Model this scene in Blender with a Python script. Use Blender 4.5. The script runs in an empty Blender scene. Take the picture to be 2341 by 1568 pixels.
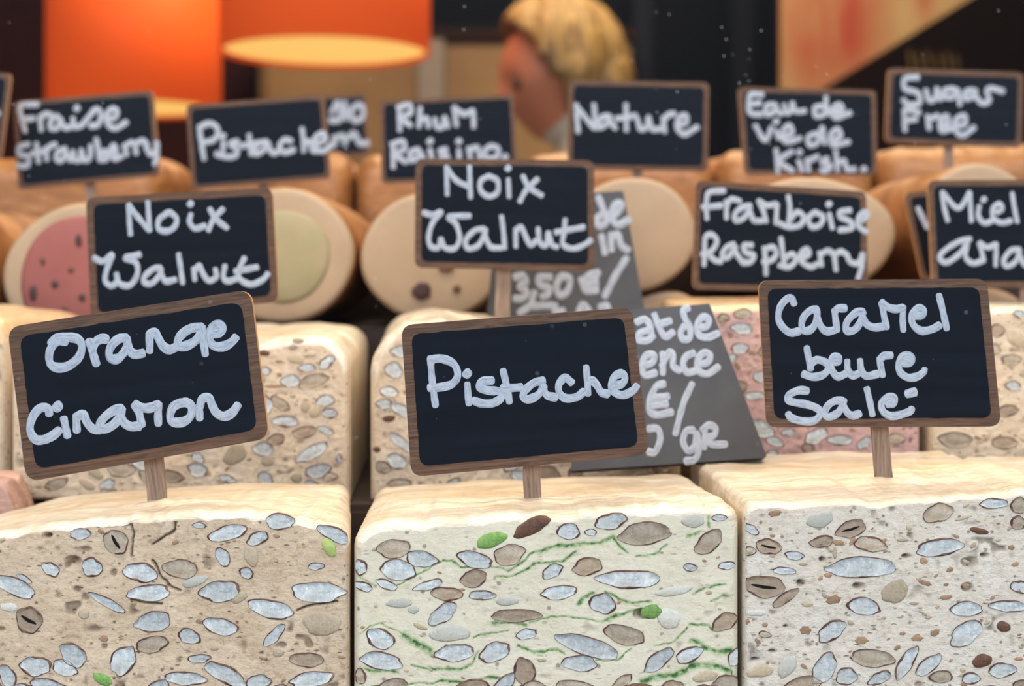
import bpy, bmesh, math, random
import numpy as np
from mathutils import Vector, Matrix, noise as mnoise

# ------------------------------------------------------------------ camera, world, light, exposure
S = bpy.context.scene
COL = S.collection
FPX = 3251.0                  # focal length in pixels of a 2341 wide frame (50 mm on 36 mm)
CX, HY, CZ = 1170.5, 637.0, 0.222
cam_d = bpy.data.cameras.new('camera'); cam = bpy.data.objects.new('camera', cam_d); COL.objects.link(cam)
cam.location = (0, 0, CZ); cam.rotation_euler = (math.pi / 2, 0, 0)
cam_d.lens = 50; cam_d.sensor_width = 36; cam_d.shift_y = -(784 - HY) / 2341
cam_d.clip_start = 0.01
cam_d.dof.use_dof = True; cam_d.dof.focus_distance = 0.612; cam_d.dof.aperture_fstop = 7.6
S.camera = cam
S.view_settings.view_transform = 'Standard'; S.view_settings.look = 'None'
S.view_settings.gamma = 1; S.view_settings.use_curve_mapping = False
S.view_settings.exposure = 0.0

W = bpy.data.worlds.new('sky'); S.world = W; W.use_nodes = True
wn = W.node_tree.nodes; wl = W.node_tree.links
bg = wn['Background']
tc = wn.new('ShaderNodeTexCoord'); sx = wn.new('ShaderNodeSeparateXYZ'); rp = wn.new('ShaderNodeValToRGB')
wl.new(tc.outputs['Generated'], sx.inputs[0]); wl.new(sx.outputs['Z'], rp.inputs[0])
rp.color_ramp.elements[0].position = 0.0; rp.color_ramp.elements[0].color = (.10, .11, .12, 1)
rp.color_ramp.elements[1].position = 0.45; rp.color_ramp.elements[1].color = (.80, .88, 1.0, 1)
e = rp.color_ramp.elements.new(0.14); e.color = (.25, .28, .33, 1)
wl.new(rp.outputs[0], bg.inputs[0]); bg.inputs[1].default_value = 4.3

def area(name, loc, target, size, power, color, sizey=None):
    l = bpy.data.lights.new(name, 'AREA'); l.energy = power; l.color = color
    l.shape = 'RECTANGLE'; l.size = size; l.size_y = sizey or size
    o = bpy.data.objects.new(name, l); COL.objects.link(o); o.location = loc
    o.rotation_euler = (Vector(target) - Vector(loc)).to_track_quat('-Z', 'Y').to_euler()
    return o
area('display_strip_light', (0.0, 0.68, 1.15), (0.0, 0.80, 0.1), 1.6, 14.0, (1.0, .80, .58), 0.12)
area('ceiling_light_shop', (0.3, 2.6, 1.9), (0.3, 2.6, 0), 1.6, 75.0, (1.0, .74, .45), 1.2)

random.seed(5)
RNG = np.random.RandomState(7)

# ------------------------------------------------------------------ helpers
def P(px, py, d):
    return Vector(((px - CX) * d / FPX, d, CZ - (py - HY) * d / FPX))

def thing(name, label, cat, loc=(0, 0, 0), group=None, kind=None):
    o = bpy.data.objects.new(name, None); COL.objects.link(o)
    o.location = loc; o.empty_display_size = .02
    if label: o['label'] = label
    if cat: o['category'] = cat
    if group: o['group'] = group
    if kind: o['kind'] = kind
    return o

def obj(name, verts, faces, mats, parent=None, smooth=True, midx=None, uv=None, attrs=None, label=None, kind=None, origin=None):
    """mesh from world-space vertices; origin of the parent is subtracted"""
    me = bpy.data.meshes.new(name)
    off = Vector((0, 0, 0))
    if parent is not None:
        p = parent
        while p is not None: off += p.location; p = p.parent
    own = Vector(origin) - off if origin is not None else Vector((0, 0, 0))
    base = off + own
    va = np.asarray(verts, dtype=float) - np.array(base)
    me.from_pydata(va.tolist(), [], faces)
    if not isinstance(mats, (list, tuple)): mats = [mats]
    for m in mats: me.materials.append(m)
    if smooth: me.polygons.foreach_set('use_smooth', [True] * len(me.polygons))
    if midx is not None: me.polygons.foreach_set('material_index', midx)
    if uv is not None:
        l = me.uv_layers.new(name='UVMap')
        idx = np.zeros(len(me.loops), dtype=np.int32); me.loops.foreach_get('vertex_index', idx)
        l.data.foreach_set('uv', np.asarray(uv, dtype=np.float32)[idx].ravel())
    if attrs:
        for k, a in attrs.items():
            at = me.attributes.new(k, 'FLOAT', 'POINT'); at.data.foreach_set('value', np.asarray(a, dtype=np.float32))
    me.update()
    o = bpy.data.objects.new(name, me); COL.objects.link(o)
    if parent is not None: o.parent = parent
    o.location = own
    if label: o['label'] = label
    if kind: o['kind'] = kind
    return o

def tagmesh(o, label, cat, group=None):
    o['label'] = label; o['category'] = cat
    if group: o['group'] = group
    return o

def boxv(x0, x1, y0, y1, z0, z1):
    v = [(x0, y0, z0), (x1, y0, z0), (x1, y1, z0), (x0, y1, z0), (x0, y0, z1), (x1, y0, z1), (x1, y1, z1), (x0, y1, z1)]
    f = [(0, 3, 2, 1), (4, 5, 6, 7), (0, 1, 5, 4), (1, 2, 6, 5), (2, 3, 7, 6), (3, 0, 4, 7)]
    return v, f

def bevbox(name, x0, x1, y0, y1, z0, z1, mat, parent=None, bev=.004, kind=None, label=None, segs=2):
    v, f = boxv(x0, x1, y0, y1, z0, z1)
    o = obj(name, v, f, mat, parent, smooth=False, kind=kind, label=label)
    bm = bmesh.new(); bm.from_mesh(o.data)
    bmesh.ops.bevel(bm, geom=bm.edges[:], offset=bev, segments=segs, affect='EDGES', clamp_overlap=True)
    bm.to_mesh(o.data); bm.free()
    return o

def _h(ix, iy, seed):
    n = np.sin(ix * 127.1 + iy * 311.7 + seed * 74.7) * 43758.5453
    return n - np.floor(n)
def vnoise(x, y, seed=0):
    ix = np.floor(x); iy = np.floor(y); fx = x - ix; fy = y - iy
    fx = fx * fx * (3 - 2 * fx); fy = fy * fy * (3 - 2 * fy)
    a = _h(ix, iy, seed); b = _h(ix + 1, iy, seed); c = _h(ix, iy + 1, seed); d = _h(ix + 1, iy + 1, seed)
    return a + (b - a) * fx + (c - a) * fy + (a - b - c + d) * fx * fy
def fbm(x, y, seed=0, octv=4):
    t = 0; amp = .5; s = 0
    for k in range(octv):
        t = t + amp * vnoise(x, y, seed + k * 13); s += amp
        x = x * 2.03 + 5.1; y = y * 2.03 + 1.7; amp *= .5
    return t / s

# ------------------------------------------------------------------ materials
def newmat(name, color=(.8, .8, .8), rough=.5, spec=.5, metal=0, emit=None, estr=0, coat=0, sss=0, ssc=None):
    m = bpy.data.materials.new(name); m.use_nodes = True
    b = m.node_tree.nodes['Principled BSDF']
    b.inputs['Base Color'].default_value = (*color, 1); b.inputs['Roughness'].default_value = rough
    b.inputs['Specular IOR Level'].default_value = spec; b.inputs['Metallic'].default_value = metal
    b.inputs['Coat Weight'].default_value = coat
    if emit: b.inputs['Emission Color'].default_value = (*emit, 1); b.inputs['Emission Strength'].default_value = estr
    if sss:
        b.inputs['Subsurface Weight'].default_value = sss
        b.inputs['Subsurface Radius'].default_value = ssc or (.004, .003, .002)
        b.inputs['Subsurface Scale'].default_value = 1.0
    return m
class N:
    def __init__(s, m):
        s.m = m; s.n = m.node_tree.nodes; s.l = m.node_tree.links; s.b = s.n['Principled BSDF']
    def add(s, t, **k):
        x = s.n.new(t)
        for a, v in k.items(): setattr(x, a, v)
        return x
    def link(s, a, b): s.l.new(a, b)
    def coord(s, kind='Object', scale=(1, 1, 1), rot=(0, 0, 0)):
        t = s.add('ShaderNodeTexCoord'); mp = s.add('ShaderNodeMapping')
        mp.inputs['Scale'].default_value = scale; mp.inputs['Rotation'].default_value = rot
        s.link(t.outputs[kind], mp.inputs[0]); return mp.outputs[0]
    def noise(s, vec, scale, detail=4, rough=.55, dist=0):
        t = s.add('ShaderNodeTexNoise'); s.link(vec, t.inputs['Vector'])
        t.inputs['Scale'].default_value = scale; t.inputs['Detail'].default_value = detail
        t.inputs['Roughness'].default_value = rough; t.inputs['Distortion'].default_value = dist
        return t.outputs['Fac']
    def vor(s, vec, scale, feat='F1'):
        t = s.add('ShaderNodeTexVoronoi', feature=feat); s.link(vec, t.inputs['Vector']); t.inputs['Scale'].default_value = scale
        return t
    def ramp(s, fac, stops):
        r = s.add('ShaderNodeValToRGB'); s.link(fac, r.inputs[0]); cr = r.color_ramp
        while len(cr.elements) < len(stops): cr.elements.new(.5)
        for el, (p, c) in zip(cr.elements, stops):
            el.position = p; el.color = (*c, 1) if len(c) == 3 else c
        return r.outputs[0]
    def mix(s, fac, a, b, typ='MIX'):
        x = s.add('ShaderNodeMix', data_type='RGBA', blend_type=typ)
        for sock, v in ((0, fac), (6, a), (7, b)):
            if isinstance(v, (int, float)): x.inputs[sock].default_value = v
            elif isinstance(v, tuple): x.inputs[sock].default_value = (*v, 1)
            else: s.link(v, x.inputs[sock])
        return x.outputs[2]
    def math(s, op, a, b=0, clamp=False):
        x = s.add('ShaderNodeMath', operation=op); x.use_clamp = clamp
        for i, v in enumerate((a, b)):
            if isinstance(v, (int, float)): x.inputs[i].default_value = v
            else: s.link(v, x.inputs[i])
        return x.outputs[0]
    def bump(s, h, strength=.5, dist=.001):
        x = s.add('ShaderNodeBump'); x.inputs['Strength'].default_value = strength; x.inputs['Distance'].default_value = dist
        s.link(h, x.inputs['Height']); s.link(x.outputs[0], s.b.inputs['Normal']); return x
    def attr(s, name):
        x = s.add('ShaderNodeAttribute'); x.attribute_name = name; return x.outputs['Fac']

def mat_cut(name, base, dark, speck, crumb, fine=1.0, rough=.62, bs=1.0):
    m = newmat(name, base, rough, .35, sss=.12, ssc=(.004, .003, .0018)); n = N(m)
    v = n.coord()
    n1 = n.noise(v, 55, 5, .6); c = n.mix(n.ramp(n1, [(.36, (0, 0, 0)), (.66, (1, 1, 1))]), dark, base)
    n2 = n.noise(v, 260, 4, .65); c = n.mix(n.ramp(n2, [(.56, (0, 0, 0)), (.74, (crumb, crumb, crumb))]), c, speck)
    vo = n.vor(v, 210 * fine); spk = n.ramp(vo.outputs['Distance'], [(.10, (1, 1, 1)), (.20, (0, 0, 0))])
    msk = n.ramp(n.noise(v, 90, 2), [(.46, (0, 0, 0)), (.52, (1, 1, 1))])
    vb = n.vor(n.coord(scale=(.6, 1, 1.5), rot=(0, .3, 0)), 330 * fine); cavity = n.math('MULTIPLY', n.ramp(vb.outputs['Distance'], [(.12, (1, 1, 1)), (.26, (0, 0, 0))]), n.ramp(n.noise(v, 130, 3), [(.50, (0, 0, 0)), (.57, (crumb, crumb, crumb))]))
    c = n.mix(n.math('MULTIPLY', n.math('MULTIPLY', spk, msk), .8), c, tuple(x * .45 for x in speck))
    c = n.mix(cavity, c, tuple(x * .55 for x in speck))  # small bumped cavities; their shade is put into the colour as darker brown
    n3 = n.noise(n.coord(scale=(1, 1, 1.2)), 480 * fine, 5, .7, .5)
    c = n.mix(n.ramp(n3, [(.28, (crumb, crumb, crumb)), (.42, (0, 0, 0))]), c, tuple(x * .75 for x in dark))
    c = n.mix(n.ramp(n3, [(.56, (0, 0, 0)), (.72, (crumb * .7, crumb * .7, crumb * .7))]), c, tuple(min(.92, x * 1.18) for x in base))
    g = n.attr('green')
    gn = n.math('MULTIPLY', g, n.ramp(n.noise(v, 400, 3), [(.25, (.35, .35, .35)), (.6, (1, 1, 1))]), True)
    c = n.mix(n.ramp(gn, [(.0, (0, 0, 0)), (.5, (.55, .55, .55)), (.95, (1, 1, 1))]), c, n.mix(n.ramp(gn, [(.5, (0, 0, 0)), (1, (1, 1, 1))]), (.22, .36, .10), (.035, .12, .03)))
    c = n.mix(n.attr('pit'), c, tuple(x * .32 for x in speck))  # pits, cracks and holes painted darker, recess shade put into the colour
    n.link(c, n.b.inputs['Base Color'])
    h = n.math('ADD', n.math('MULTIPLY', n.noise(n.coord(scale=(.7, 1, 1.3)), 620 * fine, 6, .75), .7), n.math('SUBTRACT', n.math('MULTIPLY', n2, .9), cavity))
    n.bump(h, bs, .0016)
    return m
M_CUT_TAN = mat_cut('orange_nougat_cut', (.90, .675, .46), (.74, .53, .34), (.34, .17, .08), .6)
M_CUT_CREAM = mat_cut('pistachio_nougat_cut', (.74, .65, .48), (.69, .59, .42), (.52, .38, .24), .3, .8, .45, .5)
M_CUT_WHITE = mat_cut('caramel_nougat_cut', (.92, .80, .65), (.86, .72, .56), (.45, .27, .15), .5)
M_CUT_BEIGE = mat_cut('walnut_nougat_cut', (.90, .71, .51), (.80, .60, .40), (.46, .26, .13), .55)
M_CUT_PINK = mat_cut('raspberry_nougat_cut', (.80, .50, .43), (.72, .43, .36), (.42, .20, .13), .5)

def mat_wrap(name, base, dark, rough=.32, stretch=(1, 3, 3)):
    m = newmat(name, base, rough, .5, coat=.35, sss=.1); n = N(m)
    n.b.inputs['Coat Roughness'].default_value = .18
    v = n.coord(scale=stretch)
    n1 = n.noise(v, 26, 5, .6, 1.2)
    c = n.mix(n.ramp(n1, [(.35, (1, 1, 1)), (.56, (0, 0, 0))]), base, dark)
    n2 = n.noise(v, 70, 4, .6, .5)
    c = n.mix(n.ramp(n2, [(.60, (0, 0, 0)), (.75, (.5, .5, .5))]), c, tuple(x * .75 for x in dark))
    n.link(c, n.b.inputs['Base Color'])
    w = n.coord(scale=(1, 2.6, 2.6), rot=(0, 0, .35))
    h = n.math('ADD', n.noise(w, 45, 5, .6, 2.0), n.math('MULTIPLY', n.noise(w, 220, 3), .25))
    n.bump(h, .55, .0022)
    return m
M_WRAP = mat_wrap('cream_wafer_wrap', (.76, .66, .51), (.60, .47, .31))
M_WRAP2 = mat_wrap('tan_wafer_wrap', (.74, .52, .30), (.60, .38, .19))
M_WRAP_LOG = mat_wrap('amber_wafer_wrap', (.36, .145, .038), (.24, .085, .02), .45)
M_WRAP_LOG.node_tree.nodes['Principled BSDF'].inputs['Coat Weight'].default_value = .04
M_WRAP_PINK = mat_wrap('rosy_wrap', (.52, .30, .22), (.40, .21, .15), .3)

def mat_flesh(name, base, var, rough=.34, contrast=1.0):
    m = newmat(name, base, rough, .45, sss=.12); n = N(m)
    v = n.coord()
    oi = n.add('ShaderNodeObjectInfo'); rnd = oi.outputs['Random']
    f = n.noise(v, 190, 5, .65, 1.0)
    c = n.mix(n.ramp(f, [(.36, (0, 0, 0)), (.62, (1, 1, 1))]), base, var)
    f2 = n.noise(v, 60, 2); dark = tuple(x * y for x, y in zip(base, (.72, .62, .50)))
    c = n.mix(n.math('MULTIPLY', n.ramp(f2, [(.50, (0, 0, 0)), (.72, (.8, .8, .8))]), n.math('ADD', rnd, .2), True), c, dark)
    lum = n.math('ADD', n.math('MULTIPLY', rnd, .35), .78)
    mx = n.add('ShaderNodeMix', data_type='RGBA', blend_type='MULTIPLY'); mx.inputs[0].default_value = 1
    cmb = n.add('ShaderNodeCombineColor'); [n.link(lum, cmb.inputs[i]) for i in range(3)]
    n.link(c, mx.inputs[6]); n.link(cmb.outputs[0], mx.inputs[7])
    n.link(mx.outputs[2], n.b.inputs['Base Color'])
    n.bump(n.math('ADD', n.noise(n.coord(scale=(2.6, 1, .6)), 280, 5, .75), n.math('MULTIPLY', n.noise(v, 1100, 3), .5)), .9, .0008)
    return m
FLESH = {
    'w': mat_flesh('almond_white', (.40, .425, .425), (.76, .74, .67)),
    't': mat_flesh('almond_tan', (.56, .46, .34), (.40, .30, .20)),
    'T': mat_flesh('almond_toasted', (.36, .25, .16), (.48, .36, .25)),
    'p': mat_flesh('almond_buried', (.66, .62, .52), (.58, .53, .42)),
    'b': mat_flesh('almond_tan_buried', (.47, .35, .22), (.56, .44, .30)),
    'd': mat_flesh('nut_dark', (.10, .04, .022), (.20, .09, .045)),
    'g': mat_flesh('pistachio_green', (.12, .30, .05), (.30, .45, .12)),
    'y': mat_flesh('pistachio_pale', (.50, .55, .18), (.36, .45, .12)),
    'c': mat_flesh('caramel', (.36, .20, .10), (.45, .27, .15)),
    'k': mat_flesh('plum', (.05, .022, .018), (.09, .035, .03)),
}
M_SKIN_NUT = newmat('almond_skin', (.15, .065, .04), .6, .3); _n = N(M_SKIN_NUT)
_n.link(_n.ramp(_n.noise(_n.coord(), 160, 3, .6), [(.35, (.04, .02, .018)), (.5, (.12, .05, .032)), (.68, (.30, .19, .13))]), _n.b.inputs['Base Color'])
M_SLIT = newmat('nut_hollow', (.012, .008, .006), .8, .1)

def mat_wood(name, a, b, c2, kind='UV', scale=(9, 190, 1)):
    m = newmat(name, a, .62, .3); n = N(m)
    v = n.coord(kind, scale)
    f = n.noise(v, 1.0, 6, .65, .8); c = n.ramp(f, [(.30, c2), (.48, b), (.68, a)])
    c = n.mix(n.ramp(n.noise(n.coord(kind, (3, 3, 3)), 9, 2), [(.35, (0, 0, 0)), (.75, (.45, .45, .45))]), c, b)
    n.link(c, n.b.inputs['Base Color']); n.bump(f, .5, .0006)
    return m
M_VENEER = mat_wood('printed_wood_border', (.165, .085, .045), (.09, .045, .025), (.022, .012, .009), scale=(55, 900, 1))
M_STAKE = mat_wood('bare_wood_stake', (.32, .215, .15), (.21, .135, .09), (.09, .05, .034), scale=(700, 45, 1))
M_EDGE = newmat('fibreboard_edge', (.55, .30, .14), .75, .2)
M_SHELF = mat_wood('dark_display_wood', (.045, .022, .014), (.03, .015, .01), (.015, .008, .006), 'Object', (4, 40, 40))

def mat_board():
    m = newmat('blackboard_paint', (.010, .014, .022), .3, .10); n = N(m)
    v = n.coord('UV', (1, 1, 1))
    f = n.noise(n.coord('UV', (8, 160, 1)), 1, 3)
    c = n.mix(n.ramp(f, [(.4, (0, 0, 0)), (.7, (.5, .5, .5))]), (.0045, .006, .010), (.008, .012, .020))
    vo = n.vor(v, 260); d = n.ramp(vo.outputs['Distance'], [(.035, (1, 1, 1)), (.075, (0, 0, 0))])
    k = n.ramp(n.noise(v, 60, 2), [(.55, (0, 0, 0)), (.6, (.8, .8, .8))])
    c = n.mix(n.math('MULTIPLY', n.math('MULTIPLY', d, k), .5), c, (.35, .38, .42))
    n.link(c, n.b.inputs['Base Color'])
    n.bump(f, .1, .0003)
    return m
M_BOARD = mat_board()
def mat_paint():
    m = newmat('white_marker_paint', (.5, .55, .62), .5, .2); n = N(m)
    v = n.coord('UV', (90, 1, 1))
    f = n.noise(v, 1.0, 3, .6, .3)
    t = n.add('ShaderNodeTexCoord'); mp = n.add('ShaderNodeMapping'); mp.inputs['Scale'].default_value = (35, 5.0, 1)
    n.link(t.outputs['UV'], mp.inputs[0]); f2 = n.noise(mp.outputs[0], 1.0, 4, .65, .25)
    c = n.ramp(f2, [(.32, (.21, .24, .30)), (.50, (.355, .385, .43)), (.70, (.43, .46, .50))])
    n.link(c, n.b.inputs['Base Color']); n.bump(f2, .35, .0003)
    return m
M_PAINT = mat_paint()
M_SLATE = newmat('grey_slate', (.10, .10, .105), .6, .35); _n = N(M_SLATE)
_f = _n.noise(_n.coord('UV', (1, 1, 1)), 22, 5, .6); _n.link(_n.ramp(_f, [(.3, (.045, .044, .048)), (.7, (.075, .074, .077))]), _n.b.inputs['Base Color'])
_n.bump(_n.noise(_n.coord('UV'), 120, 5, .6), .3, .0008)

# ------------------------------------------------------------------ the room
M_DARK = newmat('dark_navy_wall', (.004, .006, .013), .7, .08)
M_MAROON = newmat('maroon_wall', (.045, .011, .010), .6, .1)
M_TAN = newmat('tan_panel', (.40, .24, .10), .6); _n = N(M_TAN)
_n.link(_n.ramp(_n.noise(_n.coord('Object', (1, 1, 1)), 2.2, 3), [(.3, (.19, .11, .045)), (.7, (.31, .20, .085))]), _n.b.inputs['Base Color'])
M_BROWN = newmat('dark_brown_board', (.025, .013, .010), .7, .1)
M_FLOOR = newmat('brown_floor', (.10, .06, .04), .5)
M_CEIL = newmat('cream_ceiling', (.35, .28, .2), .8)
M_GREY = newmat('grey_post', (.22, .19, .17), .5)
M_OUT = newmat('grey_paving', (.22, .22, .23), .8)
FL = -0.90
def struct(name, x0, x1, y0, y1, z0, z1, mat, bev=.003):
    return bevbox(name, x0, x1, y0, y1, z0, z1, mat, kind='structure', bev=bev)
struct('floor', -2.4, 2.4, .42, 4.4, FL - .05, FL, M_FLOOR)
struct('ceiling', -2.4, 2.4, .42, 4.4, 2.0, 2.05, M_CEIL)
struct('wall_back', -.76, 2.4, 4.3, 4.4, FL, 2.0, M_DARK)
struct('wall_back_maroon', -2.4, -.76, 4.28, 4.4, FL, 2.0, M_MAROON)
struct('wall_left', -2.45, -2.35, .42, 4.4, FL, 2.0, M_MAROON)
struct('wall_right', 2.35, 2.45, .42, 4.4, FL, 2.0, M_BROWN)
struct('wall_front', -2.4, 2.4, .46, .50, FL, -.06, M_BROWN)
struct('pavement', -3.5, 3.5, -3.0, .46, FL - .06, FL - .01, M_OUT)
# dark glazed door behind the shop keeper
dr = thing('door_1', None, None, (.62, 4.26, FL), kind='structure')
bevbox('door_panel', .36, .86, 4.25, 4.29, FL, 1.5, M_DARK, dr, .004)
for xa, xb in ((.36, .42), (.66, .72), (.80, .86)):
    bevbox('door_stile', xa, xb, 4.235, 4.25, FL, 1.5, newmat('navy_stile', (.011, .015, .028), .6, .1), dr, .004)

# shop window glass with specks of dust
m = bpy.data.materials.new('window_glass'); m.use_nodes = True
nt = m.node_tree; nt.nodes.clear()
out = nt.nodes.new('ShaderNodeOutputMaterial'); tr = nt.nodes.new('ShaderNodeBsdfTransparent'); gl = nt.nodes.new('ShaderNodeBsdfGlossy')
mx = nt.nodes.new('ShaderNodeMixShader'); fr = nt.nodes.new('ShaderNodeFresnel'); fr.inputs[0].default_value = 1.11
tr.inputs[0].default_value = (.97, .98, .985, 1); gl.inputs['Roughness'].default_value = .02
nt.links.new(fr.outputs[0], mx.inputs[0]); nt.links.new(tr.outputs[0], mx.inputs[1]); nt.links.new(gl.outputs[0], mx.inputs[2]); nt.links.new(mx.outputs[0], out.inputs[0])
M_GLASS = m
win = thing('window_1', None, None, (0, .48, -.06), kind='structure')
v, f = boxv(-2.2, 2.2, .478, .482, -.06, 1.95)
obj('pane', v, f, M_GLASS, win, smooth=False)
for nm, a in (('window_frame', (-2.3, -2.2, .46, .50, -.06, 2.0)), ('window_frame', (2.2, 2.3, .46, .50, -.06, 2.0)), ('window_frame', (-2.3, 2.3, .46, .50, 1.95, 2.0))):
    bevbox(nm, *a, M_BROWN, win, .004)
vs, fs = [], []
spots = [(1714, 113), (1655, 128), (1712, 135), (1690, 190), (1675, 125), (1705, 172), (1712, 185), (1660, 90), (1500, 28), (1740, 70), (1530, 33),
         (101, 452), (66, 403), (147, 413), (322, 183), (716, 223), (1502, 257), (1548, 210), (1500, 205), (860, 700), (1062, 15), (1760, 330), (1716, 340),
         (848, 1020), (815, 1000), (1337, 742), (1830, 465), (1410, 120), (1075, 128), (1060, 68), (1545, 340), (2300, 285), (1890, 170), (1960, 262), (1680, 590), (480, 690), (235, 235)]
for (px, py) in spots + [(random.uniform(0, 2341), random.uniform(0, 1100)) for _ in range(40)]:
    c = P(px, py, .4765); r = random.uniform(.00009, .00022); b0 = len(vs)
    for q in ((1, 0, 0), (-1, 0, 0), (0, 0, 1), (0, 0, -1), (0, -.5, 0), (0, .5, 0)): vs.append(tuple(c + Vector(q) * r))
    for t in ((0, 2, 4), (2, 1, 4), (1, 3, 4), (3, 0, 4), (2, 0, 5), (1, 2, 5), (3, 1, 5), (0, 3, 5)): fs.append(tuple(b0 + i for i in t))
obj('dust', vs, fs, newmat('dust', (.8, .8, .8), .8), win, kind='stuff')

# ------------------------------------------------------------------ stepped display
for nm, lab, a_ in (('display_step', 'lowest dark display step carrying the front row of nougat', (-.75, .75, .56, .764, -.02, 0)),
    ('display_step', 'dark display step carrying the second row of nougat', (-.75, .75, .766, .99, -.02, .10)),
    ('display_step', 'dark display step under the strawberry log at the left edge', (-.75, -.226, .992, 1.245, -.02, .1655)),
    ('display_step', 'dark display step under the pistachio and plum-studded logs', (-.225, .055, .992, 1.245, -.02, .188)),
    ('display_step', 'dark display step under the stacked plain logs', (.057, .75, .992, 1.245, -.02, .1205)),
    ('display_step', 'topmost dark display step carrying the wrapped loaves', (-.75, .75, 1.25, 1.46, -.02, .243))):
    tagmesh(bevbox(nm, *a_, M_SHELF), lab, 'display step', 'steps of the window display')
tagmesh(bevbox('display_counter', -.75, .75, .56, 1.46, FL, -.022, M_SHELF), 'dark wooden counter underneath the stepped display', 'counter')

# ------------------------------------------------------------------ nougat blocks
def interp(pts, x):
    pts = sorted(pts); return np.interp(x, [p[0] for p in pts], [p[1] for p in pts])
def hz(d, pts):   # pixel curve -> (X, Z)
    return [((px - CX) * d / FPX, CZ - (py - HY) * d / FPX) for px, py in pts]
def segdist(X, Z, poly):
    best = np.full(X.shape, 1e9)
    for (x0, z0), (x1, z1) in zip(poly[:-1], poly[1:]):
        dx, dz = x1 - x0, z1 - z0; L = dx * dx + dz * dz + 1e-12
        t = np.clip(((X - x0) * dx + (Z - z0) * dz) / L, 0, 1)
        best = np.minimum(best, np.hypot(X - x0 - t * dx, Z - z0 - t * dz))
    return best

def nut_outline(a, b, ang, n, kind, seed):
    r = random.Random(seed); pts = []
    point = r.uniform(.15, .5) if kind in 'wtT' else 0.0
    ph = [r.uniform(0, 6.28) for _ in range(3)]
    flip = r.choice((-1, 1))
    for i in range(n):
        t = 2 * math.pi * i / n
        rr = 1 + .045 * math.sin(2 * t + ph[0]) + .045 * math.sin(3 * t + ph[1]) + .035 * math.sin(5 * t + ph[2]) + .02 * math.sin(7 * t + ph[0] * 2) + .012 * math.sin(11 * t + ph[1] * 3) + r.uniform(-.01, .01)
        if kind == 'c': rr *= 1 + .16 * (1 if i % max(1, n // 5) == 0 else 0) - r.uniform(0, .16)
        x = math.cos(t) * rr; z = math.sin(t) * rr
        z *= 1 - point * .75 * max(0, x * flip) ** 2
        x *= a; z *= b
        pts.append((x * math.cos(ang) + z * math.sin(ang), -x * math.sin(ang) + z * math.cos(ang)))
    return pts

NAMES = {'w': 'almond', 't': 'almond', 'T': 'almond', 'p': 'almond', 'b': 'almond', 'd': 'nut', 'g': 'pistachio', 'y': 'pistachio', 'c': 'caramel_piece', 'k': 'fruit_piece'}
def nut(parent, cx, cz, a, b, ang, kind, yf, seed, slit=False, xlim=None):
    n = 32 if a > .004 else 18
    if a < .0016: n = 10
    o = nut_outline(a, b, ang, n, kind, seed)
    rim = kind in 'wtT'
    rw = min(.00045 + .00011 * (seed % 4), b * .26)
    R = [(1.0, .0006), (1.0, -.00035), (1 - rw / b, -.00052), (1 - rw / b * 1.35, -.00036), (.55, -.00045), (.25, -.00052)] if rim else \
        [(1.0, .0006), (.96, -.0002), (.85, -.0005), (.5, -.0007), (.25, -.0008)]
    if kind == 'c': R = [(1.0, .0005), (.97, -.0001), (.8, -.00025), (.5, -.00028), (.25, -.0003)]
    if kind in 'pb': R = [(1.0, .0004), (.97, -.00012), (.8, -.00035), (.5, -.00042), (.25, -.00045)]
    V, F, MI = [], [], []
    for (s, dy) in R:
        sb = s
        for io, (x, z) in enumerate(o):
            L = math.hypot(x, z) + 1e-9
            wv = .75 + .55 * math.sin(io * 12.6 / n + seed) + .3 * math.sin(io * 31.4 / n + seed * 2)
            if rim and .6 < s < 1: ss = max(.2, 1 - (1 - s) * b / L * max(.25, wv))
            else: ss = s
            if xlim: x = min(max(cx + x * ss, xlim[0]), xlim[1]) - cx; x = x / ss
            V.append((cx + x * ss, yf(cx + x * ss, cz + z * ss) + dy, cz + z * ss))
    V.append((cx, yf(cx, cz) + R[-1][1], cz)); ci = len(V) - 1
    for k in range(len(R) - 1):
        for i in range(n):
            j = (i + 1) % n
            F.append((k * n + i, k * n + j, (k + 1) * n + j, (k + 1) * n + i)); MI.append(1 if (rim and k < 2) else 0)
    k = len(R) - 1
    for i in range(n): F.append((k * n + i, k * n + (i + 1) % n, ci)); MI.append(0)
    if slit:
        b0 = len(V); m = 12
        for i in range(m):
            t = 2 * math.pi * i / m
            x = math.cos(t) * a * .62; z = math.sin(t) * b * .14 * (1 + .3 * math.sin(3 * t))
            X = cx + x * math.cos(ang) + z * math.sin(ang); Z = cz - x * math.sin(ang) + z * math.cos(ang)
            V.append((X, yf(X, Z) - .0007, Z))
        F.append(tuple(range(b0, b0 + m))); MI.append(2)
    F = [tuple(reversed(q)) for q in F]
    return obj(NAMES[kind], V, F, [FLESH[kind], M_SKIN_NUT, M_SLIT], parent, midx=MI, origin=(cx, yf(cx, cz), cz))

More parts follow.
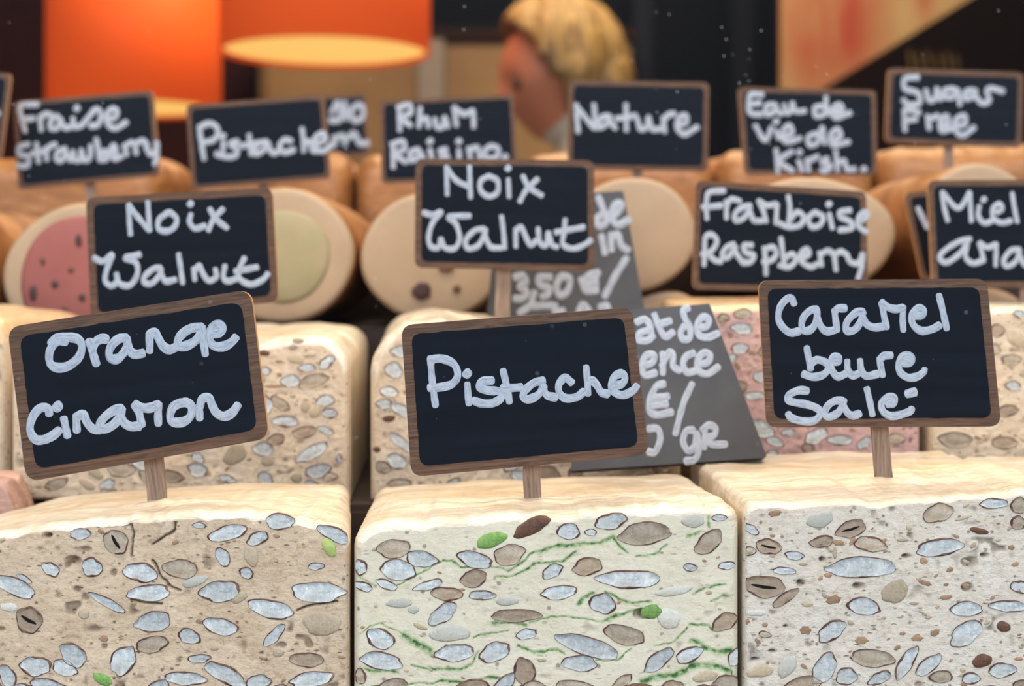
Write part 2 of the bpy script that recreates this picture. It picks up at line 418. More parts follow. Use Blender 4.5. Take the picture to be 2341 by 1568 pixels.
def block(name, label, group, yf, yb, front, back, xl, xr, xlb, xrb, zb, cut, wrap, nuts=(), res=.0005, rnd=.004, rc=.006, rough_amp=.0004,
          greens=(), cracks=(), holes=(), seed=1, cat='nougat', lumps=.0015, pits=1.0):
    """front/back: top curves as (X, Z) lists; nuts: (X,Z,a,b,ang,kind,slit)"""
    t0 = thing(name, label, cat, ((xl + xr) / 2, (yf + yb) / 2, zb), group)
    nx = max(8, int((xr - xl) / res)); zt = max(p[1] for p in front); nz = max(8, int((zt - zb) / res))
    def H(X, t, x0, x1):
        hf = interp(front, X) + (fbm(X * 160, X * 0 + seed, seed + 7, 3) - .5) * .0024
        Xb = xlb + (X - x0) / (x1 - x0) * (xrb - xlb)
        h = hf * (1 - t) + interp(back, Xb) * t
        h = h + lumps * (fbm(X * 26 + seed, np.zeros_like(X) + t * 5.0, seed, 3) - .5) * 2 * min(1, t * 4)
        for e in (X - x0, x1 - X):
            q = np.clip(1 - e / rc, 0, 1); h = h - rc * (1 - np.sqrt(1 - q * q + 1e-9))
        return h
    # front grid
    s = np.linspace(0, 1, nx + 1); r = np.linspace(0, 1, nz + 1)
    fx = xl + rnd * .6; fX = xr - rnd * .6
    X = fx + (fX - fx) * s
    Zt = H(X, 0, fx, fX) - rnd * .8
    GX, GR = np.meshgrid(X, r); GZ = zb + rnd * .5 + (Zt[None, :] - zb - rnd * .5) * GR
    wob = (fbm(GX * 30, GZ * 30, seed + 3, 3) - .5) * .0022
    det = (fbm(GX * 420, GZ * 420, seed + 9, 3) - .5)
    crumb = np.clip(vnoise(GX * 260, GZ * 300, seed + 21) - .70, 0, 1) * np.clip(fbm(GX * 60, GZ * 60, seed + 5, 2) - .38, 0, 1) * 12 * pits
    nearn = np.ones_like(GX)
    for (nxx, nzz, a, b, ang, kind, sl) in nuts:
        dx = GX - nxx; dz = GZ - nzz
        u = dx * math.cos(ang) - dz * math.sin(ang); w = dx * math.sin(ang) + dz * math.cos(ang)
        q = np.sqrt((u / (a + .0006)) ** 2 + (w / (b + .0006)) ** 2)
        nearn = np.minimum(nearn, np.clip((q - 1.0) * 3, 0, 1))
    dy = (det * rough_amp * 2 + np.clip(crumb, 0, 1) * .0012) * nearn
    pit = np.clip(crumb * .8, 0, .65) * nearn
    green = np.zeros_like(GX)
    for poly in greens:
        w, pl = poly
        wv = w * (.75 + 1.3 * fbm(GX * 120, GZ * 120, seed + 2, 3))
        dd = segdist(GX + (fbm(GX * 150, GZ * 150, 5, 3) - .5) * .0032, GZ + (fbm(GX * 150, GZ * 150, 8, 3) - .5) * .0032, pl)
        green = np.maximum(green, np.clip(1.25 - dd / wv, 0, 1)); dy += np.clip(1 - dd / (w * .7), 0, 1) * .0005
    for pl in cracks:
        dd = segdist(GX + (fbm(GX * 200, GZ * 200, 3, 3) - .5) * .003, GZ, pl)
        dy += np.clip(1 - dd / .0007, 0, 1) * .0022; pit = np.maximum(pit, np.clip(1 - dd / .0007, 0, 1))
    for (hx, hzz, a, b) in holes:
        q = np.sqrt(((GX - hx) / a) ** 2 + ((GZ - hzz) / b) ** 2) * (.7 + .6 * fbm(GX * 250, GZ * 250, 4, 2))
        dy += np.clip(1.1 - q, 0, 1) * .006; pit = np.maximum(pit, np.clip(1.3 - q, 0, 1) * .35)
    edge = np.minimum(np.minimum(s, 1 - s)[None, :] * nx, np.minimum(GR, 1 - GR) * nz) / 4
    edge = np.clip(edge, 0, 1)
    GY = yf + wob + dy * edge
    V = np.stack([GX.ravel(), GY.ravel(), GZ.ravel()], 1); nV = len(V)
    idx = np.arange((nz + 1) * (nx + 1)).reshape(nz + 1, nx + 1)
    F = np.stack([idx[:-1, :-1], idx[:-1, 1:], idx[1:, 1:], idx[1:, :-1]], -1).reshape(-1, 4).tolist()
    MI = [0] * len(F)
    # boundary loop, coarser for the shell is not worth the seam: use every boundary vertex
    bl = [(i, 0) for i in range(0, nx)] + [(nx, j) for j in range(0, nz)] + [(i, nz) for i in range(nx, 0, -1)] + [(0, j) for j in range(nz, 0, -1)]
    prev = [int(idx[j, i]) for i, j in bl]
    bs = np.array([i / nx for i, j in bl]); br = np.array([j / nz for i, j in bl])
    D = yb - yf; rings = []
    for k in range(1, 6): a_ = k / 5 * math.pi / 2; rings.append((rnd * 1.3 * (1 - math.cos(a_)), rnd * (1 - math.sin(a_))))
    nk = max(6, int(D / .004))
    for k in range(1, nk): rings.append((rnd * 1.3 + (D - rnd * 2.6) * k / nk, 0))
    for k in range(0, 5): a_ = k / 4 * math.pi / 2; rings.append((D - rnd * 1.3 * (1 - math.sin(a_)), rnd * (1 - math.cos(a_))))
    allv = [V]; base = nV; loopn = len(bl)
    ed = (br >= 1).astype(float)
    for (yy, ins) in rings:
        t = yy / D; x0 = xl + (xlb - xl) * t; x1 = xr + (xrb - xr) * t
        xa = x0 + ins * .6; xb = x1 - ins * .6
        xs = xa + (xb - xa) * bs
        h = H(x0 + (x1 - x0) * bs, t, x0, x1) - ins * .8
        if yy < rnd * 1.3: h = h
        z = zb + ins * .5 + (h - zb - ins * .5) * br
        side = ((bs <= 0) | (bs >= 1)) & (br > 0)
        wr = (fbm(np.full_like(z, yy * 60), z * 18, seed + 30, 3) - .5) * .0018 * min(1, t * 6)
        xs = xs + np.where(side, wr * np.where(bs <= 0, -1, 1), 0)
        z = z + np.where(ed > 0, (fbm(xs * 40 + yy * 60, xs * 10 - yy * 110, seed + 40, 3) - .5) * .0022 * min(1, t * 8), 0)
        ywob = (fbm(xs * 30, z * 30, seed + 3, 3) - .5) * .0022 * max(0, 1 - t * 8)
        allv.append(np.stack([xs, np.full_like(xs, yf + yy) + ywob, z], 1))
        cur = list(range(base, base + loopn)); base += loopn
        early = yy < rnd * 1.35
        for q in range(loopn):
            q2 = (q + 1) % loopn; F.append((prev[q2], prev[q], cur[q], cur[q2])); MI.append(0 if early and br[q] < 1 else 1)
        prev = cur
    cpt = np.array([[(xlb + xrb) / 2, yb, (zb + interp(back, (xlb + xrb) / 2)) / 2]]); allv.append(cpt)
    for q in range(loopn): F.append((prev[(q + 1) % loopn], prev[q], base)); MI.append(1)
    V = np.concatenate(allv); ga = np.zeros(len(V)); ga[:nV] = green.ravel(); pa = np.zeros(len(V)); pa[:nV] = pit.ravel()
    obj('body', V, F, [cut, wrap], t0, midx=MI, attrs={'green': ga, 'pit': pa})
    fy = lambda x, z: yf + float((fbm(np.array([x * 30.]), np.array([z * 30.]), seed + 3, 3)[0] - .5) * .0022)
    for k, (nxx, nzz, a, b, ang, kind, sl) in enumerate(nuts):
        if nxx - a * .5 < xl or nxx + a * .5 > xr or nzz < zb: continue
        nut(t0, nxx, nzz, a, b, ang, kind, fy, seed * 100 + k, slit=bool(sl), xlim=(xl + .001, xr - .001))
    return t0

def conv(lst, ox, oy, sc, d):
    res = []
    for q in lst:
        cx, cy, a, b, ang, k = q[:6]; sl = len(q) > 6
        p = P(ox + cx / sc, oy + cy / sc, d); s = d / FPX / sc
        res.append((p.x, p.z, a * s, b * s, math.radians(ang), k, sl))
    return res
def convp(polys, ox, oy, sc, d):
    return [[(P(ox + x / sc, oy + y / sc, d).x, P(ox + x / sc, oy + y / sc, d).z) for x, y in pl] for pl in polys]
def fill(nuts, x0, x1, z0, z1, n, kinds, amin=.004, amax=.010, seed=1, tries=40, rmul=1.0):
    r = random.Random(seed); out = list(nuts)
    for _ in range(n):
        for __ in range(tries):
            x = r.uniform(x0, x1); z = r.uniform(z0, z1); a = r.uniform(amin, amax); b = a * r.uniform(.42, .7)
            if all(math.hypot(x - q[0], (z - q[1]) * 1.25) > (a * .8 + q[2] * .8) * rmul for q in out):
                out.append((x, z, a, b, math.radians(r.uniform(-45, 40)), r.choice(kinds), False)); break
    return out

D1 = .59
# orange block ----------------------------------------------------
NL = [(525,400,72,38,-8,'w'),(755,452,88,78,60,'t',1),(1490,393,130,52,-12,'w'),(1680,430,75,45,-25,'w'),(1828,318,95,55,5,'w'),(2180,400,120,48,25,'w'),
(2150,485,70,42,60,'y'),(1300,343,48,18,5,'w'),(1455,550,72,42,60,'w'),(330,630,65,42,40,'w'),(600,620,72,62,20,'w'),(915,652,112,68,5,'w'),(1175,628,112,65,5,'t'),
(1270,712,90,34,-15,'p'),(1610,655,50,38,20,'w'),(2065,610,55,25,0,'w'),(90,740,150,58,22,'w'),(160,690,55,20,30,'w'),(970,787,148,56,-5,'w'),(1435,775,140,70,-8,'w'),
(2080,778,175,70,2,'w'),(700,848,132,30,28,'w'),(1765,888,158,60,12,'w'),(190,960,92,85,30,'T',1),(995,975,118,72,-12,'w'),(1440,1005,115,58,10,'w'),(1235,1070,75,52,20,'w'),
(990,1122,105,58,-10,'t'),(1790,1062,95,38,-45,'w'),(475,1190,98,72,35,'w'),(805,1225,108,78,-60,'w'),(230,1262,108,65,5,'w'),(425,1275,88,50,25,'w'),(1300,1215,75,30,-5,'w'),
(1205,1345,146,44,3,'w'),(1475,1320,148,60,28,'w'),(2000,1222,110,50,2,'T'),(50,1330,80,55,60,'w'),(310,1388,120,45,5,'w'),(2030,1350,150,52,-10,'w'),(670,1350,70,36,30,'g'),
(2100,985,125,85,0,'b'),(1640,545,70,50,80,'b'),(545,925,40,32,0,'b'),(1560,815,60,35,-30,'b'),(1815,1178,35,25,0,'b'),(675,1085,32,22,0,'c'),(1400,1150,30,15,0,'b'),(60,880,60,30,0,'p')]
NL = conv(NL, 0, 1080, 2.8549, D1); NL = fill(NL, -.244, -.07, .004, .055, 60, 'wwwtT', .005, .0115, 3)
NL = fill(NL, -.27, -.068, .004, .118, 34, 'ccb', .0008, .0022, 5)
block('nougat_block', 'tan orange and cinnamon nougat block full of almond slices, under the Orange Cinamon sign', 'nougat blocks in the front row',
      D1, .73, hz(D1, [(-200,1250),(-80,1228),(0,1212),(100,1196),(200,1190),(300,1178),(400,1172),(500,1166),(600,1168),(700,1186),(803,1205)]),
      hz(.73, [(-180,1230),(-50,1185),(40,1162),(120,1142),(200,1128),(300,1117),(450,1108),(650,1103),(800,1107)]),
      -.246, (800.5-CX)*D1/FPX, -.29, (800-CX)*.73/FPX, .001, M_CUT_TAN, M_WRAP, NL, seed=11, rough_amp=.00055, rnd=.0045, pits=1.5,
      cracks=convp([[(845,330),(872,400),(850,545)],[(990,575),(1035,640),(1070,700),(1130,750),(1180,770)],[(1145,310),(1140,370),(1080,420),(1000,470)],[(1940,900),(2060,860),(2200,840)],[(640,355),(740,350),(850,340)],[(850,830),(960,850),(1050,860)]],0,1080,2.8549,D1),
      holes=[(P(470/2.8549,1080+575/2.8549,D1).x,P(0,1080+575/2.8549,D1).z,.0032,.0022),(P(310/2.8549,0,D1).x,P(0,1080+412/2.8549,D1).z,.002,.0012)])
# pistachio block --------------------------------------------------
NM = [(275,438,95,58,-5,'t'),(440,497,92,50,8,'w'),(300,560,110,60,8,'w'),(85,545,45,42,80,'w'),(235,645,65,28,20,'w'),(100,655,58,26,15,'w'),(475,648,88,28,-15,'w'),
(745,500,105,48,12,'w'),(945,470,98,58,-15,'t'),(738,608,80,52,-10,'T'),(585,697,95,40,2,'T'),(785,705,80,29,2,'w'),(560,810,98,48,-35,'w'),(1070,312,122,44,-25,'d'),
(1282,337,68,48,10,'w'),(1530,278,94,50,-12,'w'),(1725,350,158,66,-5,'t'),(2090,398,92,58,-40,'t'),(2240,410,90,33,65,'t'),(2150,258,45,20,0,'w'),(1410,342,36,20,0,'w'),
(1190,565,64,40,-30,'w'),(1390,540,90,52,-8,'T'),(1625,612,186,55,2,'w'),(1985,545,40,25,0,'w'),(2195,535,50,25,-10,'w'),(1230,688,110,40,-6,'w'),(1478,752,78,60,10,'w'),
(980,822,143,40,-2,'T'),(600,925,125,48,-5,'p'),(62,865,42,50,80,'T'),(200,952,90,56,20,'w'),(1040,930,64,30,-10,'w'),(1605,932,118,58,15,'t'),(2180,860,80,50,-30,'T'),
(1860,840,72,60,0,'p'),(1395,998,190,56,15,'w'),(205,1080,130,50,8,'w'),(630,1035,118,50,-8,'w'),(860,1033,96,56,-25,'w'),(1345,1095,100,48,5,'w'),(1800,1080,103,48,-40,'w'),
(1980,1048,86,43,-25,'w'),(1030,1145,84,62,80,'T'),(1320,1225,110,34,5,'t'),(1590,1200,70,28,-30,'t'),(1690,1235,80,25,5,'d'),(2070,1175,74,33,-10,'b'),(2240,1065,55,40,-60,'w'),
(840,388,98,42,-20,'g'),(1760,800,64,40,-10,'g'),(85,1170,35,48,0,'t'),(2000,275,70,42,0,'p'),(930,740,70,26,0,'p'),(310,752,75,28,-5,'p'),(1890,682,110,28,-10,'p'),
(390,790,35,22,0,'p'),(1130,1080,28,10,0,'b'),(2090,690,20,12,0,'b'),(430,885,45,14,20,'b')]
NM = conv(NM, 790, 1080, 2.5172, D1); NM = fill(NM, -.062, .09, .004, .055, 60, 'wwwtT', .005, .0115, 4)
NM = fill(NM, -.062, .09, .004, .115, 20, 'cb', .0006, .0014, 6)
GR = [(.0009,[(1160,440),(1250,420),(1350,410),(1450,400),(1540,370)]),(.0006,[(1540,370),(1580,430),(1620,465)]),(.0006,[(560,500),(610,500),(670,545),(720,545)]),(.0005,[(840,540),(940,550),(1020,510),(1060,470),(1160,440)]),
(.0005,[(880,600),(1000,570),(1120,510),(1250,505),(1330,460)]),(.0005,[(1680,490),(1800,470),(1850,420)]),(.0003,[(300,650),(400,600),(560,500)]),(.0005,[(60,600),(120,610),(160,650)]),
(.0009,[(1340,750),(1400,710),(1430,690)]),(.0006,[(1500,680),(1570,730),(1660,755),(1750,740)]),(.0004,[(1060,850),(1180,830),(1320,825),(1480,845)]),(.0006,[(1480,845),(1600,810),(1700,790)]),
(.0003,[(60,960),(130,880),(200,870),(330,940)]),(.0012,[(330,940),(420,980),(500,1020)]),(.0004,[(740,955),(850,920),(940,910)]),(.0007,[(990,1005),(1070,1030),(1180,1020),(1250,1050)]),
(.0005,[(50,1120),(150,1150),(320,1150)]),(.0005,[(380,1100),(500,1120),(640,1135),(720,1090),(770,1020)]),(.0007,[(560,1200),(700,1210),(820,1180),(950,1190)]),
(.0011,[(1700,1190),(1800,1190),(1900,1180),(1980,1120),(2050,1100),(2170,1110),(2230,1150)]),(.0006,[(1980,880),(2080,870),(2110,910)]),(.0012,[(1990,980),(2060,1010),(2150,1030),(2240,1010)]),
(.0004,[(1450,1080),(1560,1080),(1640,1020)]),(.0005,[(2010,690),(2080,650),(2180,650)]),(.0004,[(2100,740),(2180,710),(2240,720)]),(.0006,[(2090,310),(2080,240),(2140,220),(2240,230)]),
(.0006,[(1970,360),(2030,340)]),(.0004,[(150,1220),(350,1225),(560,1200)]),(.0006,[(840,870),(940,870),(1040,870)]),(.0004,[(1780,990),(1900,970),(1960,900)]),(.0005,[(2220,1250),(2250,900),(2260,850)]),
(.0006,[(0,1350),(400,1330),(900,1360),(1500,1320),(2200,1340)]),(.0005,[(0,1500),(600,1450),(1400,1520),(2200,1480)])]
GR = [(w, convp([pl], 790, 1080, 2.5172, D1)[0]) for w, pl in GR]
block('nougat_block', 'cream pistachio nougat block with green streaks and almond slices, under the front Pistache sign', 'nougat blocks in the front row',
      D1, .735, hz(D1, [(800,1215),(850,1200),(900,1192),(1000,1184),(1150,1172),(1300,1166),(1450,1158),(1600,1150),(1692,1156)]),
      hz(.735, [(850,1112),(950,1102),(1150,1092),(1350,1086),(1570,1084)]),
      (807-CX)*D1/FPX, (1692-CX)*D1/FPX, (860-CX)*.735/FPX, (1572-CX)*.735/FPX, .001, M_CUT_CREAM, M_WRAP, NM, seed=23, rough_amp=.00022, rnd=.0055, rc=.007, greens=GR, pits=.5,
      holes=[(P(790+1720/2.5172,0,D1).x, P(0,1080+815/2.5172,D1).z,.0045,.0022)])
# caramel block ----------------------------------------------------
NR = [(1675,478,104,57,-15,'t'),(2020,417,88,34,-5,'w'),(2180,430,58,52,0,'t'),(2180,540,52,46,0,'t'),(1120,578,97,57,-15,'T',1),(600,690,80,52,12,'T',1),(935,658,77,40,-8,'T'),
(1245,675,104,50,5,'t'),(925,520,88,52,-20,'p'),(765,745,64,28,8,'w'),(700,842,74,24,5,'w'),(1680,695,158,54,-8,'w'),(1180,820,220,70,-3,'w'),(570,942,135,72,8,'T',1),
(1400,975,98,68,-30,'b'),(1205,1068,104,60,10,'w'),(1850,1082,100,50,-3,'w'),(2110,1065,120,38,5,'w'),(2190,945,62,42,15,'w'),(1000,1225,104,56,-35,'w'),(1845,1240,118,68,-35,'w'),
(950,1465,115,66,-55,'w'),(1255,1395,138,60,5,'t'),(1470,1425,120,46,-55,'w'),(1610,1440,100,46,-40,'w'),(1095,1510,68,58,0,'w'),(1300,1520,80,38,-25,'w'),(1690,1512,76,40,0,'t'),
(1950,1412,66,43,-10,'d'),(2080,1470,88,50,-3,'w'),(1880,1522,56,42,0,'w'),(550,1480,90,38,-12,'b'),(720,1450,85,48,-55,'p'),(475,720,32,48,80,'t'),(490,580,58,28,30,'w'),
(580,1245,44,20,10,'t'),(2085,1195,48,34,10,'d'),(705,1015,95,34,-35,'T'),(640,480,42,22,-10,'c'),(1040,665,38,20,0,'c'),(1130,655,33,14,-60,'c'),(1580,780,28,20,0,'c'),
(1010,1025,50,28,-15,'c'),(835,1220,38,30,0,'c'),(1190,1285,42,26,0,'c'),(1655,1235,33,20,-30,'c'),(1540,1270,43,18,0,'c'),(1590,920,48,16,15,'c'),(1930,590,62,20,10,'d'),
(1720,1010,43,16,-10,'c'),(845,1055,38,16,0,'b'),(580,1185,20,14,0,'c'),(2135,695,24,18,0,'c'),(2180,1400,33,12,0,'c'),(1450,1240,22,12,0,'c'),(1520,1050,30,10,0,'b'),(820,800,30,10,0,'b'),
(1850,430,25,10,-30,'b'),(460,1165,25,18,0,'c'),(1830,510,60,10,-15,'b'),(1450,650,40,10,0,'b'),(1020,730,14,40,0,'b'),(520,1110,70,22,0,'p')]
NR = conv(NR, 1540, 1000, 2.7603, D1); NR = fill(NR, .10, .235, .004, .055, 50, 'wwwtT', .005, .0115, 9)
NR = fill(NR, .10, .235, .004, .12, 90, 'ccbb', .0006, .0018, 8, rmul=.9)
block('nougat_block', 'whitish salted caramel nougat block with brown caramel chips, under the Caramel beure sign', 'nougat blocks in the front row',
      D1 + .001, .763, hz(D1, [(1690,1150),(1800,1148),(1900,1146),(2000,1146),(2100,1136),(2200,1130),(2341,1120),(2500,1115)]),
      hz(.763, [(1560,1044),(1700,1040),(1900,1034),(2150,1030),(2300,1030)]),
      (1701-CX)*D1/FPX, .2405, (1578-CX)*.763/FPX, .2315, .001, M_CUT_WHITE, M_WRAP, NR, seed=37, rough_amp=.00045, rnd=.0035, rc=.0045, pits=1.1,
      holes=[(P(1540+x/2.7603,0,D1).x, P(0,1000+y/2.7603,D1).z, a*D1/FPX/2.76, b*D1/FPX/2.76) for x,y,a,b in ((1870,790,50,36),(1850,945,36,30),(1165,940,42,28),(940,772,20,16),(1470,752,30,18),(805,920,28,24),(625,1352,32,14),(512,1405,28,10),(710,1195,15,12),(1960,745,28,18))])
block('nougat_block', 'pale nougat block at the far right corner, beside the caramel nougat block', 'nougat blocks in the front row',
      D1 + .004, .765, [(.24,.122),(.42,.121)], [(.23,.127),(.42,.126)], .2435, .40, .2395, .39, .001, M_CUT_WHITE, M_WRAP,
      fill([], .25, .39, .004, .112, 50, 'wwtT', .005, .011, 12), res=.001, seed=41)
# second row -------------------------------------------------------
D2 = .772
NA = [(440,285,50,22,0,'b'),(400,345,42,18,0,'T'),(555,405,40,20,0,'b'),(520,512,73,38,-5,'w'),(575,620,128,58,-15,'t'),(670,785,84,48,-12,'w'),(705,890,64,48,0,'w'),(335,957,114,50,0,'w'),
(670,1030,72,32,20,'w'),(560,1215,148,58,-30,'w'),(610,1370,108,62,-15,'w'),(710,1420,62,38,0,'t'),(505,835,42,52,0,'b'),(290,570,22,20,0,'c'),(240,665,88,14,0,'c'),(170,540,48,36,0,'w'),
(170,1430,70,52,30,'w'),(190,1290,60,46,0,'b'),(430,1430,50,46,0,'b'),(160,390,48,26,0,'d'),(285,460,35,14,0,'c'),(785,1270,28,38,0,'w')]
NA = conv(NA, 560, 700, 3.6475, D2)
NA += conv([(330,1050,0,0,0,'w')] and [(1290,210,70,45,20,'w'),(1120,250,90,40,10,'T'),(1400,1360-1000+10,10,10,0,'c')], 0, 1000, 2.8549, D2)
NA = fill(NA, -.262, -.10, .106, .182, 60, 'wwwtTb', .004, .010, 15); NA = fill(NA, -.262, -.10, .106, .18, 40, 'cb', .001, .002, 16)
block('nougat_block', 'tall walnut nougat block standing behind the Orange Cinamon sign', 'nougat blocks in the second row',
      D2, .97, hz(D2, [(0,800),(300,792),(590,784),(690,768),(735,768),(800,790)]), hz(.97, [(100,752),(400,745),(640,738),(735,733),(830,745)]),
      (22-CX)*D2/FPX, (800-CX)*D2/FPX, -.275, (842-CX)*.97/FPX, .101, M_CUT_BEIGE, M_WRAP, NA, res=.001, seed=51, rnd=.006, rc=.012, rough_amp=.0007, lumps=.003)
NB = conv([(1240,530,80,66,30,'w'),(1200,710,78,48,10,'w'),(1160,812,68,48,0,'w'),(1200,935,55,30,-10,'d'),(1300,1130,120,44,40,'w'),(1270,1290,88,66,20,'w'),(1155,1340,70,55,20,'t'),(1290,1480,108,46,0,'t'),(1100,1190,35,25,0,'d')], 560, 700, 3.6475, D2)
NB = fill(NB, -.07, .08, .106, .185, 50, 'wwwtTb', .004, .010, 25); NB = fill(NB, -.07, .08, .106, .18, 40, 'cb', .001, .002, 26)
block('nougat_block', 'humped walnut nougat block behind the front Pistache sign', 'nougat blocks in the second row',
      D2, .97, hz(D2, [(835,800),(880,765),(920,738),(1000,728),(1080,745),(1200,775),(1540,770)]), hz(.97, [(850,740),(930,718),(990,704),(1060,712),(1200,724),(1500,730)]),
      (846-CX)*D2/FPX, (1560-CX)*D2/FPX, (880-CX)*.97/FPX, .088, .101, M_CUT_BEIGE, M_WRAP, NB, res=.001, seed=61, rnd=.007, rc=.014, rough_amp=.0007, lumps=.003)
NP = conv([(310,180,70,38,0,'t'),(300,285,84,42,5,'w'),(290,430,70,42,0,'w'),(170,210,48,33,0,'t'),(400,770,78,32,0,'w'),(1010,1090,98,38,0,'w'),(640,1035,58,28,0,'w'),(780,1150,48,36,0,'T'),(540,1100,68,36,20,'w'),(1420,1080,70,38,0,'t'),(270,560,35,20,60,'c'),(380,460,30,20,0,'c')], 1600, 660, 3.159, D2 + .01)
NP = fill(NP, .105, .22, .106, .198, 46, 'wwwtT', .004, .010, 35); NP = fill(NP, .105, .22, .106, .198, 40, 'cb', .001, .002, 36)
block('nougat_block', 'pink raspberry nougat block between the grey slate and the Caramel beure sign', 'nougat blocks in the second row',
      D2 + .01, .97, hz(D2+.01, [(1600,702),(1750,700),(2130,705)]), hz(.97, [(1500,682),(1900,680),(1970,682)]),
      (1592-CX)*(D2+.01)/FPX, (2105-CX)*(D2+.01)/FPX, .10, .222, .101, M_CUT_PINK, M_WRAP2, NP, res=.001, seed=71, rnd=.004, rc=.006, rough_amp=.0006)
ND = conv([(1850,1090,128,58,0,'t'),(2250,510,78,38,0,'t'),(2150,300,55,48,0,'T'),(2220,880,88,42,-10,'T'),(2200,1110,98,46,0,'T'),(2300,180,40,30,0,'w'),(2260,700,60,36,0,'w')], 1600, 660, 3.159, D2 + .005)
ND = fill(ND, .23, .36, .106, .195, 40, 'wtTbb', .004, .011, 45); ND = fill(ND, .23, .36, .106, .195, 40, 'cb', .001, .0025, 46)
block('nougat_block', 'beige honey almond nougat block at the right edge, behind the Caramel beure sign', 'nougat blocks in the second row',
      D2 + .005, .97, hz(D2+.005, [(2130,708),(2300,704),(2700,700)]), hz(.97, [(1900,690),(2400,688)]),
      (2128-CX)*(D2+.005)/FPX, .38, .2265, .38, .101, M_CUT_BEIGE, M_WRAP, ND, res=.001, seed=81, rnd=.004, rc=.008, rough_amp=.0008)
block('nougat_block', 'wrapped nougat block cut off by the left edge, behind the Orange Cinamon sign', 'nougat blocks in the second row',
      D2 + .02, .96, hz(D2+.02, [(-300,735),(0,720),(60,735),(140,760)]), hz(.96, [(-300,720),(0,700),(120,705),(200,720)]),
      -.40, -.2815, -.40, -.2835, .101, M_CUT_BEIGE, M_WRAP2, (), res=.002, seed=91, rnd=.006, rc=.012, lumps=.004)
block('nougat_piece', 'small rosy-brown wrapped nougat piece at the left edge behind the front row', None,
      .738, .763, [(-.36,.118),(-.262,.118),(-.25,.098)], [(-.36,.118),(-.262,.118),(-.25,.098)], -.36, -.2515, -.36, -.253, .001, M_WRAP_PINK, M_WRAP_PINK, (), res=.001, seed=95, rnd=.006, rc=.012, lumps=.004)

# ------------------------------------------------------------------ nougat logs (third row)
M_FACE = newmat('log_face_cream', (.74, .56, .38), .45, .4, sss=.1); _n = N(M_FACE)
_v = _n.coord(); _n.link(_n.ramp(_n.noise(_v, 25, 4), [(.3, (.36, .24, .14)), (.7, (.42, .29, .175))]), _n.b.inputs['Base Color']); _n.bump(_n.noise(_v, 120, 4), .3, .001)
def solidmat(name, a, b, scale=20):
    m = newmat(name, a, .5, .3); n = N(m); n.link(n.ramp(n.noise(n.coord(), scale, 4), [(.35, a), (.65, b)]), n.b.inputs['Base Color']); return m
M_PINKC = solidmat('strawberry_filling', (.26, .075, .062), (.31, .10, .08))
M_GREENC = solidmat('pistachio_filling', (.25, .235, .11), (.35, .27, .15))
M_PLAINC = solidmat('plain_filling', (.70, .50, .33), (.74, .56, .38))
def nlog(label, cx, cy, hw, hh, d, length, fill_mat=None, fr=.8, bits=(), bits_rng=None, group='nougat logs', yaw=0):
    c = P(cx, cy, d); A = hw * d / FPX; B = hh * d / FPX
    t = thing('nougat_log', label, 'nougat', (c.x, d + length / 2, c.z - B), group)
    n = 72; prof = []
    for k in range(7): a = k / 6 * math.pi / 2; prof.append((1 - .10 * (1 - math.sin(a)), .10 * A * (1 - math.cos(a))))
    for k in range(1, 14): prof.append((1 + .012 * math.sin(k * 1.7 + cx), .10 * A + (length - .2 * A) * k / 14))
    for k in range(7): a = k / 6 * math.pi / 2; prof.append((1 - .10 * (1 - math.cos(a)), length - .10 * A * (1 - math.sin(a))))
    V, F, MI = [], [], []
    V.append((c.x, d - .0008, c.z)); inner = [.35, .7]
    rings = [(s, -.0005) for s in inner] + [(p[0], p[1]) for p in prof]
    for (s, y) in rings:
        for i in range(n):
            a = 2 * math.pi * i / n
            rr = s * (1 + .012 * math.sin(2 * a + cx) + .008 * math.sin(5 * a + cy + y * 30))
            V.append((c.x + A * rr * math.cos(a), d + y, c.z + B * rr * math.sin(a)))
    for i in range(n): F.append((0, 1 + i, 1 + (i + 1) % n)); MI.append(0)
    for k in range(len(rings) - 1):
        for i in range(n):
            j = (i + 1) % n
            F.append((1 + k * n + i, 1 + k * n + j, 1 + (k + 1) * n + j, 1 + (k + 1) * n + i)); MI.append(0 if k < 6 else 1)
    F.append(tuple(1 + (len(rings) - 1) * n + i for i in range(n))); MI.append(1)
    F = [tuple(reversed(q)) if len(q) == 4 else q for q in F]
    obj('body', V, F, [M_FACE, M_WRAP_LOG], t, midx=MI)
    if fill_mat:
        V, F = [(c.x, d - .0022, c.z)], []
        R = [(.5, -.0022), (.93, -.0019), (1.0, -.0010), (1.0, .002)]
        for (s, y) in R:
            for i in range(48):
                a = 2 * math.pi * i / 48; rr = s * fr * (1 + .03 * math.sin(3 * a + cx))
                V.append((c.x + A * rr * math.cos(a), d + y, c.z + B * rr * math.sin(a)))
        for i in range(48): F.append((0, 1 + i, 1 + (i + 1) % 48))
        for k in range(3):
            for i in range(48):
                j = (i + 1) % 48; F.append((1 + k * 48 + j, 1 + k * 48 + i, 1 + (k + 1) * 48 + i, 1 + (k + 1) * 48 + j))
        obj('filling', V, F, fill_mat, t)
    for k, (bx, by, a, b, ang, kd) in enumerate(bits):
        p = P(bx, by, d); s = d / FPX
        nut(t, p.x, p.z, a * s, b * s, math.radians(ang), kd, lambda x, z: d - .0022, int(cx) + k)
    return t
DL = .995
